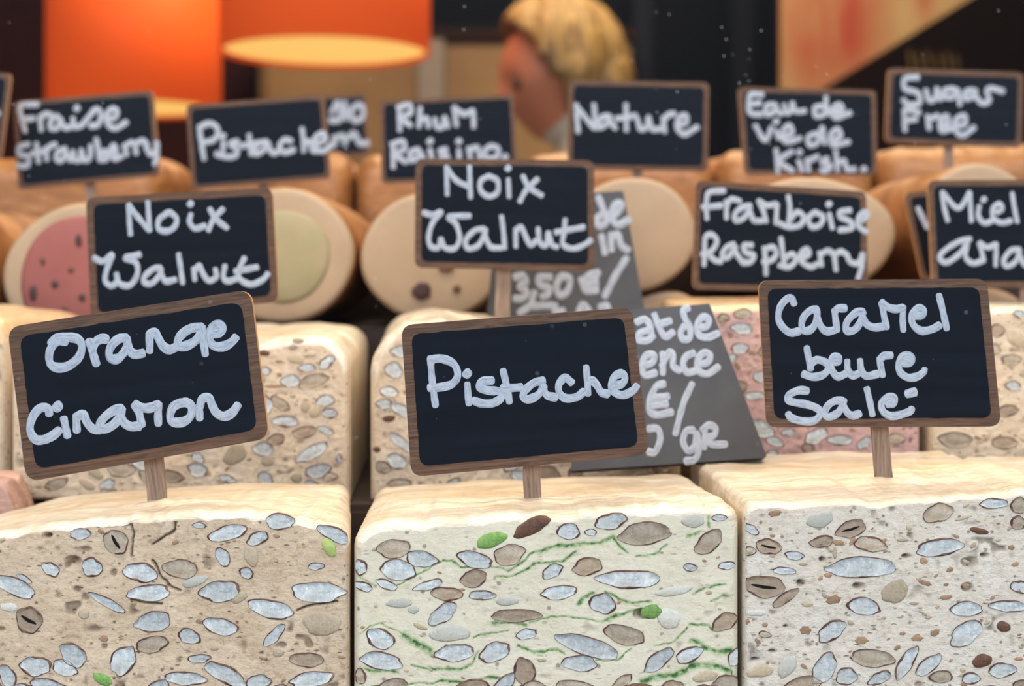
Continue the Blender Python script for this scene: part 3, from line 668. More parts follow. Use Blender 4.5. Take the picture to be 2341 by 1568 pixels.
nlog('round nougat log with a pink dark-flecked strawberry centre, below the Fraise sign', 203, 640, 198, 180, DL, .22, M_PINKC, .80,
     [(78, 670, 9, 20, 0, 'k'), (128, 650, 9, 10, 0, 'k'), (182, 550, 8, 16, 0, 'k'), (165, 617, 8, 8, 0, 'd'), (100, 597, 7, 9, 0, 'd'), (190, 680, 8, 10, 0, 'k'), (150, 705, 8, 6, 0, 'd'), (240, 600, 9, 14, 20, 'k'), (290, 660, 10, 12, 0, 'k'), (260, 540, 8, 9, 0, 'd')])
nlog('round nougat log with a pale green pistachio centre beside the dark gap', 640, 585, 172, 155, DL, .22, M_GREENC, .68)
nlog('round cream nougat log studded with dark plum pieces below the Rhum sign', 988, 588, 163, 152, DL, .22, None, .8,
     [(964, 665, 22, 20, 10, 'k'), (1044, 660, 9, 9, 0, 'd'), (1020, 615, 20, 6, 0, 'd'), (1060, 560, 16, 10, 0, 'k')])
nlog('large plain cream nougat log below the Nature sign', 1446, 537, 146, 134, DL, .22)
nlog('plain cream nougat log showing on both sides of the Framboise sign', 1848, 540, 202, 136, DL + .005, .22)
nlog('plain nougat log rising above the Miel sign', 2236, 515, 142, 141, DL, .22)
nlog('amber nougat log cut off by the left edge beside the strawberry one', -146, 645, 142, 175, DL, .22)
nlog('cream nougat log lying under the plain log, seen above the grey slate', 1520, 812, 140, 145, DL + .004, .22, group='nougat logs')
nlog('nougat log lying low behind the pink raspberry block', 1870, 816, 140, 141, DL + .002, .22)
nlog('nougat log lying low behind the Caramel beure sign at the right', 2235, 800, 160, 145, DL + .001, .22)

# fourth row loaves
D4 = 1.27
for k, (xa, xb, y, lab) in enumerate(((-260, 366, 356, 'wrapped nougat loaf on the top step behind the Fraise sign'),
                                 (428, 800, 352, 'wrapped nougat loaf on the top step behind the rear Pistache sign'),
                                 (806, 1190, 350, 'wrapped nougat loaf on the top step behind the Rhum sign'),
                                 (1196, 1640, 348, 'wrapped nougat loaf on the top step behind the Nature sign'),
                                 (1646, 2010, 345, 'wrapped nougat loaf on the top step behind the Eau de vie sign'),
                                 (2016, 2500, 332, 'wrapped nougat loaf on the top step behind the Sugar Free sign'))):
    z = P(0, y, D4).z; X0 = (xa - CX) * D4 / FPX; X1 = (xb - CX) * D4 / FPX
    block('nougat_loaf', lab, 'wrapped nougat loaves on the top step', D4, 1.44, [(X0, z), (X1, z)], [(X0, z + .003), (X1, z + .004)], X0, X1, X0, X1, .244,
          M_WRAP_LOG, M_WRAP_LOG, (), res=.003, seed=101 + k, rnd=.028, rc=.020, lumps=.008)

# ------------------------------------------------------------------ signs
def catmull(pts, step):
    if len(pts) < 3: dense = [Vector(pts[0]) + (Vector(pts[1]) - Vector(pts[0])) * t / 12 for t in range(13)] if len(pts) == 2 else [Vector(pts[0])]
    else:
        q = [Vector(p) for p in pts]; q = [2 * q[0] - q[1]] + q + [2 * q[-1] - q[-2]]; dense = []
        for i in range(1, len(q) - 2):
            for k in range(10):
                t = k / 10
                dense.append(.5 * ((2 * q[i]) + (q[i+1] - q[i-1]) * t + (2*q[i-1] - 5*q[i] + 4*q[i+1] - q[i+2]) * t*t + (3*q[i] - q[i-1] - 3*q[i+1] + q[i+2]) * t**3))
        dense.append(q[-2])
    L = [0]
    for a, b in zip(dense[:-1], dense[1:]): L.append(L[-1] + (b - a).length)
    n = max(4, int(L[-1] / step)); out = []
    for k in range(n + 1):
        s = L[-1] * k / n; i = max(j for j in range(len(L)) if L[j] <= s + 1e-9); i = min(i, len(dense) - 2)
        t = (s - L[i]) / (L[i+1] - L[i] + 1e-9); out.append(dense[i] + (dense[i+1] - dense[i]) * t)
    return out, L[-1]

def ribbon(pts, w, lvl, seed, V, F, UV, toplane):
    """pts in px; toplane(px,py,h)-> world"""
    r = random.Random(seed)
    if len(pts) == 1: pts = [(pts[0][0] - w * .12, pts[0][1] - w * .1), (pts[0][0] + w * .12, pts[0][1] + w * .1)]
    c, L = catmull(pts, w * .16)
    # caps
    d0 = (c[0] - c[1]).normalized(); d1 = (c[-1] - c[-2]).normalized(); H = w / 2; cp = []
    for k in range(5, 0, -1):
        a = k / 5.3; cp.append((c[0] + d0 * H * a * .8, math.sqrt(1 - a * a)))
    mid = [(p, 1.0) for p in c]; ce = []
    for k in range(1, 6):
        a = k / 5.3; ce.append((c[-1] + d1 * H * a * .8, math.sqrt(1 - a * a)))
    seq = cp + mid + ce; n = len(seq); s = 0; base = len(V)
    cross = (-1, -.86, -.45, 0, .45, .86, 1)
    hts = (-.0001, .55, .85, 1, .85, .55, -.0001)
    for i, (p, sc) in enumerate(seq):
        a = seq[max(0, i - 1)][0]; b = seq[min(n - 1, i + 1)][0]
        tg = (b - a); tg = tg.normalized() if tg.length > 1e-6 else Vector((1, 0))
        nm = Vector((-tg.y, tg.x)); ww = H * sc * (1 + .28 * abs(tg.x) ** 1.5) * (1 + r.uniform(-.035, .035) + .05 * math.sin(i * .35 + seed))
        if i: s += (p - seq[i - 1][0]).length
        for cr, h in zip(cross, hts):
            q = p + nm * cr * ww
            V.append(toplane(q.x, q.y, lvl + .00022 * h)); UV.append((s / 800 + seed * .37, cr * .5 + .5 + seed))
    m = len(cross)
    for i in range(n - 1):
        for k in range(m - 1):
            a = base + i * m + k; F.append((a, a + 1, a + m + 1, a + m))

def roundpoly(c, r, seg=6, wob=0, seed=0):
    """c: list of 2D Vectors; returns rounded loop"""
    rr = random.Random(seed); out = []; n = len(c)
    for i in range(n):
        p = c[i]; a = (c[i - 1] - p).normalized(); b = (c[(i + 1) % n] - p).normalized()
        ang = a.angle(b); t = r / math.tan(ang / 2); s = p + a * t; e = p + b * t
        for k in range(seg + 1):
            u = k / seg; out.append(s * (1 - u) ** 2 + p * 2 * u * (1 - u) * .94 + e * u * u + (s + e) * .5 * 2 * u * (1 - u) * .06)
        if wob:
            nx = c[(i + 1) % n]; q = nx + (p - nx).normalized() * t; m = 26
            d = (q - e); nn = Vector((-d.y, d.x)).normalized()
            for k in range(1, m): out.append(e + d * k / m + nn * rr.uniform(-wob, wob))
    return out

def sign(name, label, cat, corners, d, border, strokes, w, stake=None, group=None, lean=0.0, yaw=0.0, thick=.0028, slate=False, rad=None, seed=1):
    """corners px TL TR BR BL"""
    cs = [Vector(c) for c in corners]; cen = sum(cs, Vector((0, 0))) / 4
    O = P(cen.x, cen.y, d); Nn = Vector((math.sin(yaw), -math.cos(yaw) * math.cos(lean), math.sin(lean))).normalized()
    camp = Vector((0, 0, CZ))
    def pl(px, py, h=0.0):
        ray = P(px, py, 1.0) - camp; t = ((O + Nn * h) - camp).dot(Nn) / ray.dot(Nn); return camp + ray * t
    U = (pl(cs[1].x, cs[1].y) - pl(cs[0].x, cs[0].y)).normalized(); Vv = Nn.cross(U).normalized()
    scale = d / FPX
    def uv(p): q = p - O; return (q.dot(U), q.dot(Vv))
    bx, by = cen.x, max(c.y for c in cs)
    if stake: bp = P(stake[2], stake[3], d)
    else: bp = P(bx, by, d)
    t = thing(name, label, cat, bp, group)
    rad = rad if rad is not None else border * 1.25
    def plate(pn, outline, h0, h1, mat, side=None, parent=t, bevel=0.0, smooth=False):
        n = len(outline); V = [pl(p.x, p.y, h1) for p in outline]; back = -Nn * (h1 - h0)
        V += [v + back for v in V[:n]]
        F = [tuple(range(n - 1, -1, -1)), tuple(range(n, 2 * n))]; MI = [0, 1]
        for i in range(n): j = (i + 1) % n; F.append((i, j, n + j, n + i)); MI.append(1)
        o = obj(pn, V, F, [mat, side or mat], parent, smooth=False, midx=MI, uv=[uv(v) for v in V])
        return o
    out = roundpoly(cs, rad if not slate else 6, 6)
    if slate:
        plate('slate', out, -thick, 0, M_SLATE)
    else:
        plate('frame', out, -thick, 0, M_VENEER, M_EDGE)
        ins = []
        for i in range(4):
            p = cs[i]; a = (cs[i-1] - p).normalized(); b = (cs[(i+1) % 4] - p).normalized(); ins.append(p + (a + b) * border)
        plate('chalkboard', roundpoly(ins, rad * .8, 6, wob=border * .035, seed=seed), -.0002, .00025, M_BOARD)
    for li, line in enumerate(strokes):
        V, F, UV = [], [], []
        (ox, oy, sc) = line[0]
        for k, st in enumerate(line[1:]):
            ww = w
            if isinstance(st[0], (int, float)): ww = w * st[0]; st = st[1:]
            pts = [(ox + x / sc, oy + y / sc) for x, y in st]
            if len(pts) == 1: pts = pts
            ribbon(pts, ww * (1.25 if len(pts) == 1 else 1), (.0003 if not slate else .0001) + .00004 * (k % 9), seed * 31 + k + li * 50, V, F, UV, pl)
        obj('lettering', V, F, M_PAINT, t, uv=UV)
    if stake:
        x0, y0, x1, y1, sw = stake[:5]
        a = Vector((x0, y0)); b = Vector((x1, y1)); dr_ = (b - a).normalized(); nn = Vector((-dr_.y, dr_.x))
        a = a - dr_ * (sw * 2.2); b2 = b + dr_ * sw * 1.0
        depth = .0024; V = []
        rows = 10
        for r in range(rows + 1):
            c = a + (b2 - a) * r / rows; jit = random.uniform(-.03, .03) * sw
            for sgn in (1, -1):
                q = c + nn * (sw / 2 * sgn + jit); V.append(P(q.x, q.y, d) - Nn * (thick + .0001))
        V = [v for v in V]; n = len(V); V += [v - Nn * depth for v in V]
        F = []; 
        for r in range(rows):
            F.append((2*r+1, 2*r, 2*r+2, 2*r+3)); F.append((n+2*r, n+2*r+1, n+2*r+3, n+2*r+2))
            F.append((2*r, n+2*r, n+2*r+2, 2*r+2)); F.append((2*r+1, 2*r+3, n+2*r+3, n+2*r+1))
        F.append((0, 1, n+1, n)); F.append((2*rows, n+2*rows, n+2*rows+1, 2*rows+1))
        obj('stake', V, F, M_STAKE, t, smooth=False, uv=[((v - O).dot(U), (v - O).dot(Vv)) for v in V])
    return t

def G(ox, oy, sc, *st): return [(ox, oy, sc)] + list(st)
za = (0, 640, 3.0156); ze = (820, 640, 2.4385); zf = (1680, 620, 3.4085)
sign('name_sign', 'wood-edged blackboard sign reading Orange Cinamon, tilted, in the front row', 'sign', [(17,748),(573,661),(615,1002),(60,1102)], .645, 25, [
 G(*za, [(455,420),(400,420),(355,465),(338,530),(355,585),(410,605),(480,588),(545,530),(565,460),(540,410),(480,395),(400,400),(350,440)],
  [(615,420),(640,500),(665,580)], [(635,490),(660,430),(700,405),(735,408)],
  [(870,400),(820,405),(775,445),(752,495),(762,535),(805,545),(850,505),(878,450),(875,400)], [(880,430),(895,485),(930,512),(985,505)],
  [(1030,370),(1032,490)], [(1035,375),(1068,362),(1092,400),(1120,450),(1165,480),(1220,460)],
  [(1390,328),(1330,330),(1270,360),(1228,410),(1230,452),(1280,455),(1345,420),(1388,365)], [(1393,325),(1403,420),(1415,512)],
  [(1460,372),(1510,365),(1535,330),(1505,306),(1462,328),(1442,385),(1455,435),(1495,460),(1550,455),(1600,425),(1625,395)]),
 G(*za, [(340,925),(330,888),(285,880),(240,920),(210,990),(212,1050),(248,1100),(310,1098),(370,1068),(408,1035)], [(397,874)], [(440,955),(465,1075)],
  [(525,935),(530,1040)], [(535,940),(575,928),(600,980),(640,1025),(690,1030)],
  [(840,885),(790,897),(730,937),(692,985),(692,1018),(732,1025),(790,990),(832,935),(843,890)], [(832,940),(858,985),(905,1010),(960,1005)],
  [(930,860),(960,920),(978,1000)], [(932,858),(980,880),(1040,880),(1095,857)], [(1095,857),(1090,930),(1092,992)],
  [(1250,845),(1195,875),(1172,940),(1195,978),(1260,978),(1312,940),(1322,880),(1290,845),(1235,850)],
  [(1370,870),(1377,955)], [(1378,875),(1393,822),(1440,812),(1462,860),(1492,915),(1545,940),(1600,915),(1640,862)])],
 17.5, (346,1055,355,1152,43), 'blackboard name signs', lean=.03, yaw=-.05, seed=1)
sign('name_sign', 'wood-edged blackboard sign reading Pistache in the front row, staked in the green-streaked block', 'sign', [(917,743),(1445,702),(1484,1040),(940,1090)], .638, 22, [
 G(*ze, [(400,440),(410,560),(428,700)], [(395,445),(460,438),(530,468),(552,530),(520,580),(450,598),(395,600)], [(605,522)], [(605,580),(614,690)],
  [(745,560),(690,565),(672,598),(720,615),(780,622),(795,655),(750,685),(690,688),(640,672)], [(805,505),(825,590),(840,680)], [(800,605),(905,598)],
  [(1030,562),(980,572),(932,610),(915,650),(945,665),(1000,640),(1033,590)], [(1025,590),(1048,640),(1100,655)],
  [(1188,572),(1150,545),(1115,585),(1122,635),(1160,660),(1220,650),(1255,620)], [(1268,485),(1275,560),(1278,635)], [(1280,575),(1302,560),(1330,590),(1352,625),(1390,635)],
  [(1420,588),(1465,580),(1485,548),(1465,522),(1425,540),(1408,590),(1432,630),(1480,640),(1530,615),(1550,590)])],
 15.5, (1216,1070,1220,1160,40), 'blackboard name signs', lean=.02, yaw=.03, seed=2)
sign('name_sign', 'wood-edged blackboard sign reading Caramel beure Salé in the front row', 'sign', [(1733,640),(2256,637),(2289,975),(1752,977)], .655, 20, [
 G(*zf, [(462,255),(440,212),(400,220),(355,275),(338,360),(368,430),(430,478),(500,468)], [(640,300),(590,305),(540,350),(520,410),(532,458),(580,460),(620,420),(640,350),(640,300)], [(645,370),(678,440),(720,468),(785,455)],
  [(775,305),(785,380),(797,460)], [(778,325),(800,292),(860,288)], [(1000,315),(950,320),(890,370),(865,420),(872,465),(930,457),(975,400),(1000,322)], [(995,360),(1030,415),(1090,438),(1155,430)],
  [(1148,258),(1162,350),(1182,440)], [(1142,242),(1190,278),(1250,295),(1310,282)], [(1312,280),(1308,370),(1312,460)],
  [(1405,350),(1455,345),(1472,310),(1435,285),(1395,315),(1375,370),(1400,430),(1460,465),(1540,450),(1595,420)], [(1590,188),(1620,310),(1650,448)]),
 G(*zf, [(560,595),(575,680),(590,762)], [(590,720),(640,690),(705,710),(728,760),(680,810),(600,822),(535,800)], [(775,705),(810,700),(808,670),(770,668),(750,710),(757,770),(800,820),(860,800)],
  [(875,700),(880,770),(920,812),(975,790)], [(975,695),(985,770),(1025,815),(1110,800)], [(1125,680),(1140,760),(1152,812)], [(1130,692),(1160,660),(1218,655)],
  [(1310,715),(1365,712),(1382,680),(1350,655),(1300,670),(1275,730),(1292,790),(1350,828),(1420,820),(1470,785),(1478,765)]),
 G(*zf, [(565,932),(500,928),(430,958),(412,1000),(460,1020),(560,1038),(640,1068),(668,1110),(620,1162),(530,1168),(440,1142),(415,1110)],
  [(840,1010),(780,1010),(722,1050),(702,1110),(732,1135),(800,1105),(840,1040),(850,1005)], [(845,1050),(880,1105),(920,1125),(972,1108)], [(1028,915),(1050,1010),(1072,1118)],
  [(1190,1035),(1235,1030),(1242,990),(1200,978),(1155,1010),(1140,1050),(1162,1100),(1220,1128),(1300,1115),(1365,1090),(1378,1068)], [1.15, (1342,955),(1402,940)])],
 14.5, (2015,980,2026,1117,40), 'blackboard name signs', lean=.02, yaw=-.06, seed=3)

zl = (0, 380, 2.722); zm = (780, 340, 2.722); zg = (1480, 360, 2.719); zi = (0, 0, 2.722); zj = (700, 0, 2.722); zk = (1480, 0, 2.719); zh = (0, 140, 3.733); zq = (2040, 340, 4.126)
sign('name_sign', 'blackboard sign reading Noix Walnut, partly behind the Orange Cinamon sign', 'sign', [(196,452),(622,428),(637,690),(208,735)], .825, 17, [
 G(*zl, [(800,240),(805,330),(812,425)], [(800,240),(860,320),(930,400)], [(920,222),(925,310),(932,400)], [(1045,290),(992,330),(985,385),(1030,405),(1080,385),(1100,330),(1060,290),(1030,295)], [(1185,235)], [(1188,298),(1180,350),(1215,388),(1275,370)],
  [(1305,265),(1345,330),(1412,385)], [(1388,265),(1330,330),(1297,400)]),
 G(*zl, [(585,570),(640,592),(700,552),(665,640),(655,710),(690,745),(725,720),(725,670)], [(725,670),(745,730),(810,740),(855,670),(845,600),(780,572),(870,550)], [(1000,635),(960,637),(905,680),(895,720),(940,730),(985,690),(1005,640)], [(1000,660),(1030,715),(1090,705)],
  [(1112,548),(1125,640),(1137,728)], [(1205,635),(1212,708)], [(1215,650),(1240,620),(1265,670),(1300,712),(1345,690),(1340,640)], [(1400,618),(1390,690),(1420,715),(1470,700)], [(1522,570),(1490,640),(1492,700),(1560,735),(1630,710),(1668,668)], [(1465,655),(1600,628)])],
 11.5, (416,712,419,790,34), 'blackboard name signs', seed=4)
sign('name_sign', 'blackboard sign reading Noix Walnut on a stake above the front Pistache sign', 'sign', [(950,362),(1358,366),(1360,620),(948,612)], .862, 15, [
 G(*zm, [(655,112),(660,285)], [(655,120),(720,200),(805,240)], [(798,110),(805,305)], [(920,170),(870,200),(868,260),(920,298),(972,270),(972,200),(920,170)], [(1038,122)], [(1040,190),(1045,300)], [(1130,170),(1170,240),(1248,292)], [(1222,188),(1150,260),(1112,330)]),
 G(*zm, [(512,398),(570,412),(622,395),(570,460),(545,540),(555,605),(605,615),(620,560)], [(620,560),(645,615),(705,620),(738,560),(715,470),(670,425),(800,418)], [(890,500),(830,510),(775,570),(790,622),(850,605),(890,540),(900,502)], [(895,545),(930,610),(995,618)],
  [(998,420),(1010,520),(1018,620)], [(1085,500),(1087,610)], [(1085,510),(1120,490),(1150,550),(1178,600),(1215,570)], [(1225,495),(1235,580),(1275,600),(1290,520),(1310,595),(1345,612)], [(1395,440),(1385,530),(1380,595),(1440,622),(1510,600),(1555,568)], [(1335,520),(1510,488)])],
 11, (1150,620,1147,735,34), 'blackboard name signs', seed=5)
sign('name_sign', 'blackboard sign reading Framboise Raspberry above the pink block', 'sign', [(1590,412),(1980,438),(1985,668),(1583,662)], .90, 14, [
 G(*zg, [(478,208),(390,215),(370,250),(365,310),(370,382)], [(345,310),(460,300)], [(490,270),(492,380)], [(492,305),(520,260),(575,272)], [(640,300),(590,310),(545,350),(550,392),(600,375),(640,310)], [(640,340),(662,390),(712,395)],
  [(690,270),(720,330),(738,400)], [(690,270),(740,298),(800,290)], [(805,290),(800,412)], [(875,240),(885,310),(880,400)], [(885,390),(930,340),(972,370),(950,420),(880,432),(820,410)], [(1040,338),(1000,380),(1020,430),(1070,422),(1092,370),(1040,338)], [(1128,290)], [(1130,350),(1150,440)],
  [(1262,328),(1200,338),(1200,370),(1262,400),(1270,440),(1195,452)], [(1330,395),(1368,360),(1350,340),(1315,370),(1312,425),(1360,465)]),
 G(*zg, [(352,670),(355,600),(360,500),(400,480),(432,520),(400,580),(340,602)], [(380,600),(420,640),(460,645)], [(540,540),(490,560),(465,610),(500,622),(550,555)], [(545,585),(590,648),(620,650)], [(650,545),(600,548),(610,590),(662,610),(640,650),(590,655)],
  [(725,560),(735,640),(737,728)], [(730,570),(780,558),(802,600),(770,640),(720,650)], [(830,500),(840,580),(850,660)], [(850,630),(900,600),(922,640),(880,682),(820,670)], [(965,625),(1005,600),(990,570),(952,600),(960,650),(1015,680),(1060,660)],
  [(1070,590),(1082,672)], [(1080,602),(1120,580),(1155,598)], [(1160,592),(1172,700)], [(1170,602),(1205,585),(1240,605)], [(1240,605),(1262,650),(1312,655),(1335,600)], [(1340,600),(1332,680),(1310,752)])],
 11, (1790,660,1792,700,28), 'blackboard name signs', seed=6)
sign('name_sign', 'blackboard sign reading Miel ama, cut off by the right edge', 'sign', [(2120,412),(2520,410),(2522,655),(2132,658)], .90, 14, [
 G(*zq, [(470,410),(490,560),(522,680)], [(470,410),(620,562),(730,412)], [(730,412),(745,685)], [(862,480)], [(820,540),(812,640),(870,702),(940,680)], [(985,605),(1035,570),(1010,520),(952,560),(950,650),(1030,700),(1120,680)], [(1130,420),(1150,550),(1178,690)]),
 G(*zq, [(735,850),(620,880),(480,970),(450,1040),(520,1070),(640,985),(710,880)], [(705,900),(690,1020),(760,1080),(855,1055)], [(820,890),(840,960),(862,1060)], [(822,890),(900,930),(980,900)], [(980,900),(975,1102)], [(1200,950),(1120,960),(1050,1050),(1080,1110),(1160,1065),(1205,960)], [(1200,1000),(1242,1090),(1300,1110)])],
 10.5, (2350,655,2350,695,28), 'blackboard name signs', seed=7)
sign('name_sign', 'sloping blackboard sign mostly hidden behind the Miel sign', 'sign', [(2066,440),(2330,425),(2370,650),(2108,640)], .945, 12, [
 G(*zq, [(240,560),(330,745)])], 12, (2240,648,2240,672,26), 'blackboard name signs', seed=8)
sign('name_sign', 'blackboard sign reading Fraise Strawberry above the pink-centred log', 'sign', [(30,232),(350,206),(366,402),(42,434)], 1.075, 11, [
 G(*zh, [(320,370),(200,372),(170,400),(190,500),(215,600)], [(180,500),(290,488)], [(340,470),(352,590)], [(350,482),(390,450),(440,460)], [(495,468),(440,500),(432,568),(490,570),(520,490)], [(522,515),(552,568),(605,560)], [(655,402)], [(622,485),(640,560),(700,548)],
  [(700,548),(755,480),(820,410),(862,450),(840,540),(770,552)], [(925,495),(985,475),(1000,430),(955,408),(910,460),(922,540),(990,572),(1080,520)]),
 G(*zh, [(245,708),(170,730),(160,788),(240,820),(232,890),(150,892)], [(310,700),(320,780),(330,862)], [(270,790),(370,770)], [(390,740),(400,842)], [(400,752),(435,722),(475,712)], [(560,748),(500,770),(480,830),(520,852),(570,785)], [(575,795),(605,850)],
  [(620,768),(640,840),(685,840),(695,760),(720,842),(768,820),(775,720)], [(820,660),(840,760),(850,842)], [(850,800),(900,768),(912,830),(850,845)], [(945,795),(990,775),(970,722),(940,780),(980,832),(1040,812)], [(1060,720),(1082,800)], [(1070,722),(1130,690)], [(1150,700),(1162,790)], [(1160,702),(1228,680),(1250,750)],
  [(1250,700),(1275,790),(1328,765),(1335,690)], [(1342,700),(1340,800),(1320,880)])],
 11, (203,425,207,470,22), 'blackboard name signs', seed=9)
sign('name_sign', 'blackboard sign reading Pistache in the rear row above the green-centred log', 'sign', [(425,240),(740,216),(757,408),(438,434)], 1.075, 11, [
 G(*zi, [(1240,790),(1255,900),(1270,990)], [(1240,792),(1310,768),(1357,810),(1330,870),(1250,890)], [(1385,848)], [(1392,885),(1385,960)], [(1480,880),(1432,895),(1470,925),(1470,965),(1410,978),(1345,958)], [(1550,840),(1560,920),(1562,962)], [(1500,910),(1605,888)], [(1660,880),(1600,900),(1590,958),(1640,935),(1672,890)], [(1668,910),(1700,955),(1740,940)],
  [(1812,880),(1770,870),(1740,912),(1770,950),(1830,930)], [(1880,800),(1890,880),(1890,942)], [(1890,900),(1925,880),(1945,935),(1970,940)], [(1975,895),(2022,870),(2008,830),(1962,860),(1962,920),(2012,942),(2070,900)])],
 11, (600,425,602,450,22), 'blackboard name signs', seed=10)
sign('name_sign', 'small blurred blackboard sign half hidden behind the rear Pistache sign', 'sign', [(690,222),(838,214),(845,355),(700,362)], 1.34, 9, [
 G(*zj, [(160,700),(200,640),(212,740),(150,750)], [(240,635),(250,742)], [(320,650),(280,690),(300,750),(350,730),(352,670),(320,650)]), G(*zj, [(170,855),(180,902)], [(190,855),(230,848),(242,900)], [(262,860),(300,832),(332,890),(385,890)])],
 11, (770,355,770,372,16), 'blackboard name signs', seed=11)
sign('name_sign', 'blackboard sign reading Rhum Raisins, partly behind the staked Noix Walnut sign', 'sign', [(868,230),(1174,216),(1184,408),(872,420)], 1.075, 10, [
 G(*zj, [(580,672),(582,812)], [(570,672),(640,655),(652,700),(595,738),(650,782)], [(710,670),(702,790)], [(702,755),(750,738),(762,790)], [(800,738),(812,790),(850,788),(860,730),(882,790)], [(920,670),(935,782)], [(920,668),(980,710),(1038,690)], [(1040,690),(1042,792)]),
 G(*zj, [(540,890),(542,1042)], [(530,900),(600,880),(612,930),(552,960),(622,1010)], [(700,930),(650,950),(650,1000),(702,975)], [(708,945),(732,995)], [(770,880)], [(770,930),(782,990)], [(872,930),(830,942),(882,978),(830,995)], [(950,880)], [(950,930),(952,990)], [(1010,920),(1022,990)], [(1020,932),(1068,920),(1082,990)], [(1150,910),(1110,940),(1130,988),(1190,970),(1192,922),(1150,910)], [(1238,978)])],
 11, (1025,410,1025,450,22), 'blackboard name signs', seed=12)
sign('name_sign', 'blackboard sign reading Nature above the large plain log', 'sign', [(1300,183),(1622,188),(1618,392),(1297,388)], 1.075, 12, [
 G(*zj, [(1680,650),(1692,822)], [(1680,660),(1735,730),(1795,800)], [(1790,650),(1802,800)], [(1880,720),(1830,740),(1820,792),(1870,772),(1892,722)], [(1890,755),(1925,800)], [(1990,650),(1992,812)], [(1930,740),(2052,720)], [(2060,738),(2080,802),(2120,790),(2130,730),(2152,802),(2205,802)], [(2220,730),(2232,822)], [(2232,742),(2255,715),(2292,708)],
  [(2310,778),(2365,765),(2360,720),(2320,735),(2308,795),(2355,835),(2435,790)])],
 11, (1458,388,1458,420,22), 'blackboard name signs', seed=13)
sign('name_sign', 'blackboard sign reading Eau de vie de Kirsch', 'sign', [(1686,198),(2003,206),(2006,402),(1702,400)], 1.075, 12, [
 G(*zk, [(715,590),(645,588),(630,640),(640,702),(710,712)], [(630,650),(700,640)], [(790,650),(740,660),(740,712),(790,692),(800,652)], [(800,680),(832,712)], [(850,650),(862,702),(892,690),(900,640),(922,692),(980,690)], [(1090,660),(1040,672),(1050,722),(1100,710),(1110,650),(1110,602)], [(1112,660),(1132,712)], [(1155,700),(1212,682),(1190,650),(1150,682),(1170,732),(1262,702)]),
 G(*zk, [(670,780),(732,872),(772,792)], [(800,757)], [(800,812),(818,862)], [(845,850),(902,825),(880,782),(840,822),(860,882),(952,860)], [(1062,830),(1000,850),(1010,902),(1062,882),(1085,790)], [(1090,795),(1102,892)], [(1155,872),(1202,845),(1180,802),(1140,842),(1152,902),(1252,882)]),
 G(*zk, [(800,930),(812,1072)], [(900,940),(820,1002),(902,1062)], [(945,947)], [(940,1000),(962,1062)], [(990,990),(1002,1062)], [(1000,1002),(1060,972)], [(1120,985),(1082,1008),(1140,1032),(1110,1062),(1080,1058)], [(1170,940),(1182,1062)], [(1182,1020),(1222,1000),(1242,1052),(1290,1052)], [(1345,1052)])],
 10.5, (1850,400,1850,422,22), 'blackboard name signs', seed=14)
sign('name_sign', 'blackboard sign reading Sugar Free at the upper right', 'sign', [(2030,155),(2341,165),(2336,338),(2022,326)], 1.10, 13, [
 G(*zk, [(1682,480),(1602,490),(1600,550),(1680,580),(1692,640),(1622,652),(1590,620)], [(1730,560),(1752,622),(1790,612),(1800,550),(1822,622)], [(1900,550),(1850,562),(1850,602),(1900,600),(1920,552)], [(1930,560),(1942,652)], [(2030,560),(1980,572),(1970,612),(2022,602),(2042,562)], [(2040,600),(2080,642),(2125,625),(2110,568),(2140,550),(2212,570)]),
 G(*zk, [(1690,702),(1605,682),(1598,740),(1602,812)], [(1600,752),(1670,740)], [(1740,720),(1752,802)], [(1752,742),(1805,720)], [(1825,785),(1872,762),(1860,722),(1820,752),(1830,812),(1890,800)], [(1925,782),(1975,772),(1970,722),(1920,742),(1910,802),(1960,842),(2032,792)])],
 11, (2172,335,2172,395,20), 'blackboard name signs', seed=15)
sign('name_sign', 'blackboard sign cut off by the left edge beside the Fraise sign', 'sign', [(-280,150),(27,168),(2,365),(-300,345)], 1.05, 12, [
 G(0, 0, 1, [(-30,255),(-4,260)])], 12.5, (-140,360,-140,420,22), 'blackboard name signs', seed=16)

# slates
zs = (1280, 660, 3.408)
sign('price_slate', 'grey slate price tag lettered in white, leaning behind the front Pistache sign', 'price tag', [(1385,712),(1622,694),(1754,1046),(1303,1076)], .738, 0, [
 G(*zs, [(400,260),(430,340),(470,390)], [(600,262),(655,238),(700,280),(715,370)], [(700,320),(625,345),(610,395),(680,402),(725,365)], [(735,200),(770,290),(820,372),(882,338)], [(760,280),(860,250)], [(1000,150),(962,170),(972,230),(1012,300),(1010,380),(960,392),(940,340),(970,290)], [(1085,305),(1145,290),(1160,240),(1112,220),(1070,280),(1082,360),(1150,378),(1232,348)]),
 G(*zs, [(655,600),(722,572),(732,520),(672,520),(640,590),(660,672),(745,655)], [(800,500),(802,662)], [(795,600),(850,500),(882,520),(882,600),(935,640)], [(1042,500),(982,530),(960,590),(990,650),(1052,640)], [(1085,592),(1150,572),(1172,520),(1122,500),(1070,560),(1082,640),(1150,662),(1235,608)]),
 G(*zs, [(812,740),(752,762),(702,860),(700,950),(760,982),(872,960)], [(730,850),(842,838)], [(710,912),(832,898)], [(1030,740),(960,900),(900,1132)]),
 G(*zs, [(690,1090),(760,1092),(782,1170),(742,1270),(690,1270)], [(1040,1100),(982,1112),(960,1190),(1000,1262),(1050,1222),(1062,1120)], [(1070,1130),(1082,1250),(1050,1330),(980,1342)], [(1130,1080),(1125,1242)], [(1110,1100),(1160,1062),(1212,1090),(1200,1140),(1142,1170),(1190,1212),(1292,1212)])],
 14, None, None, lean=.28, thick=.009, slate=True, seed=17)
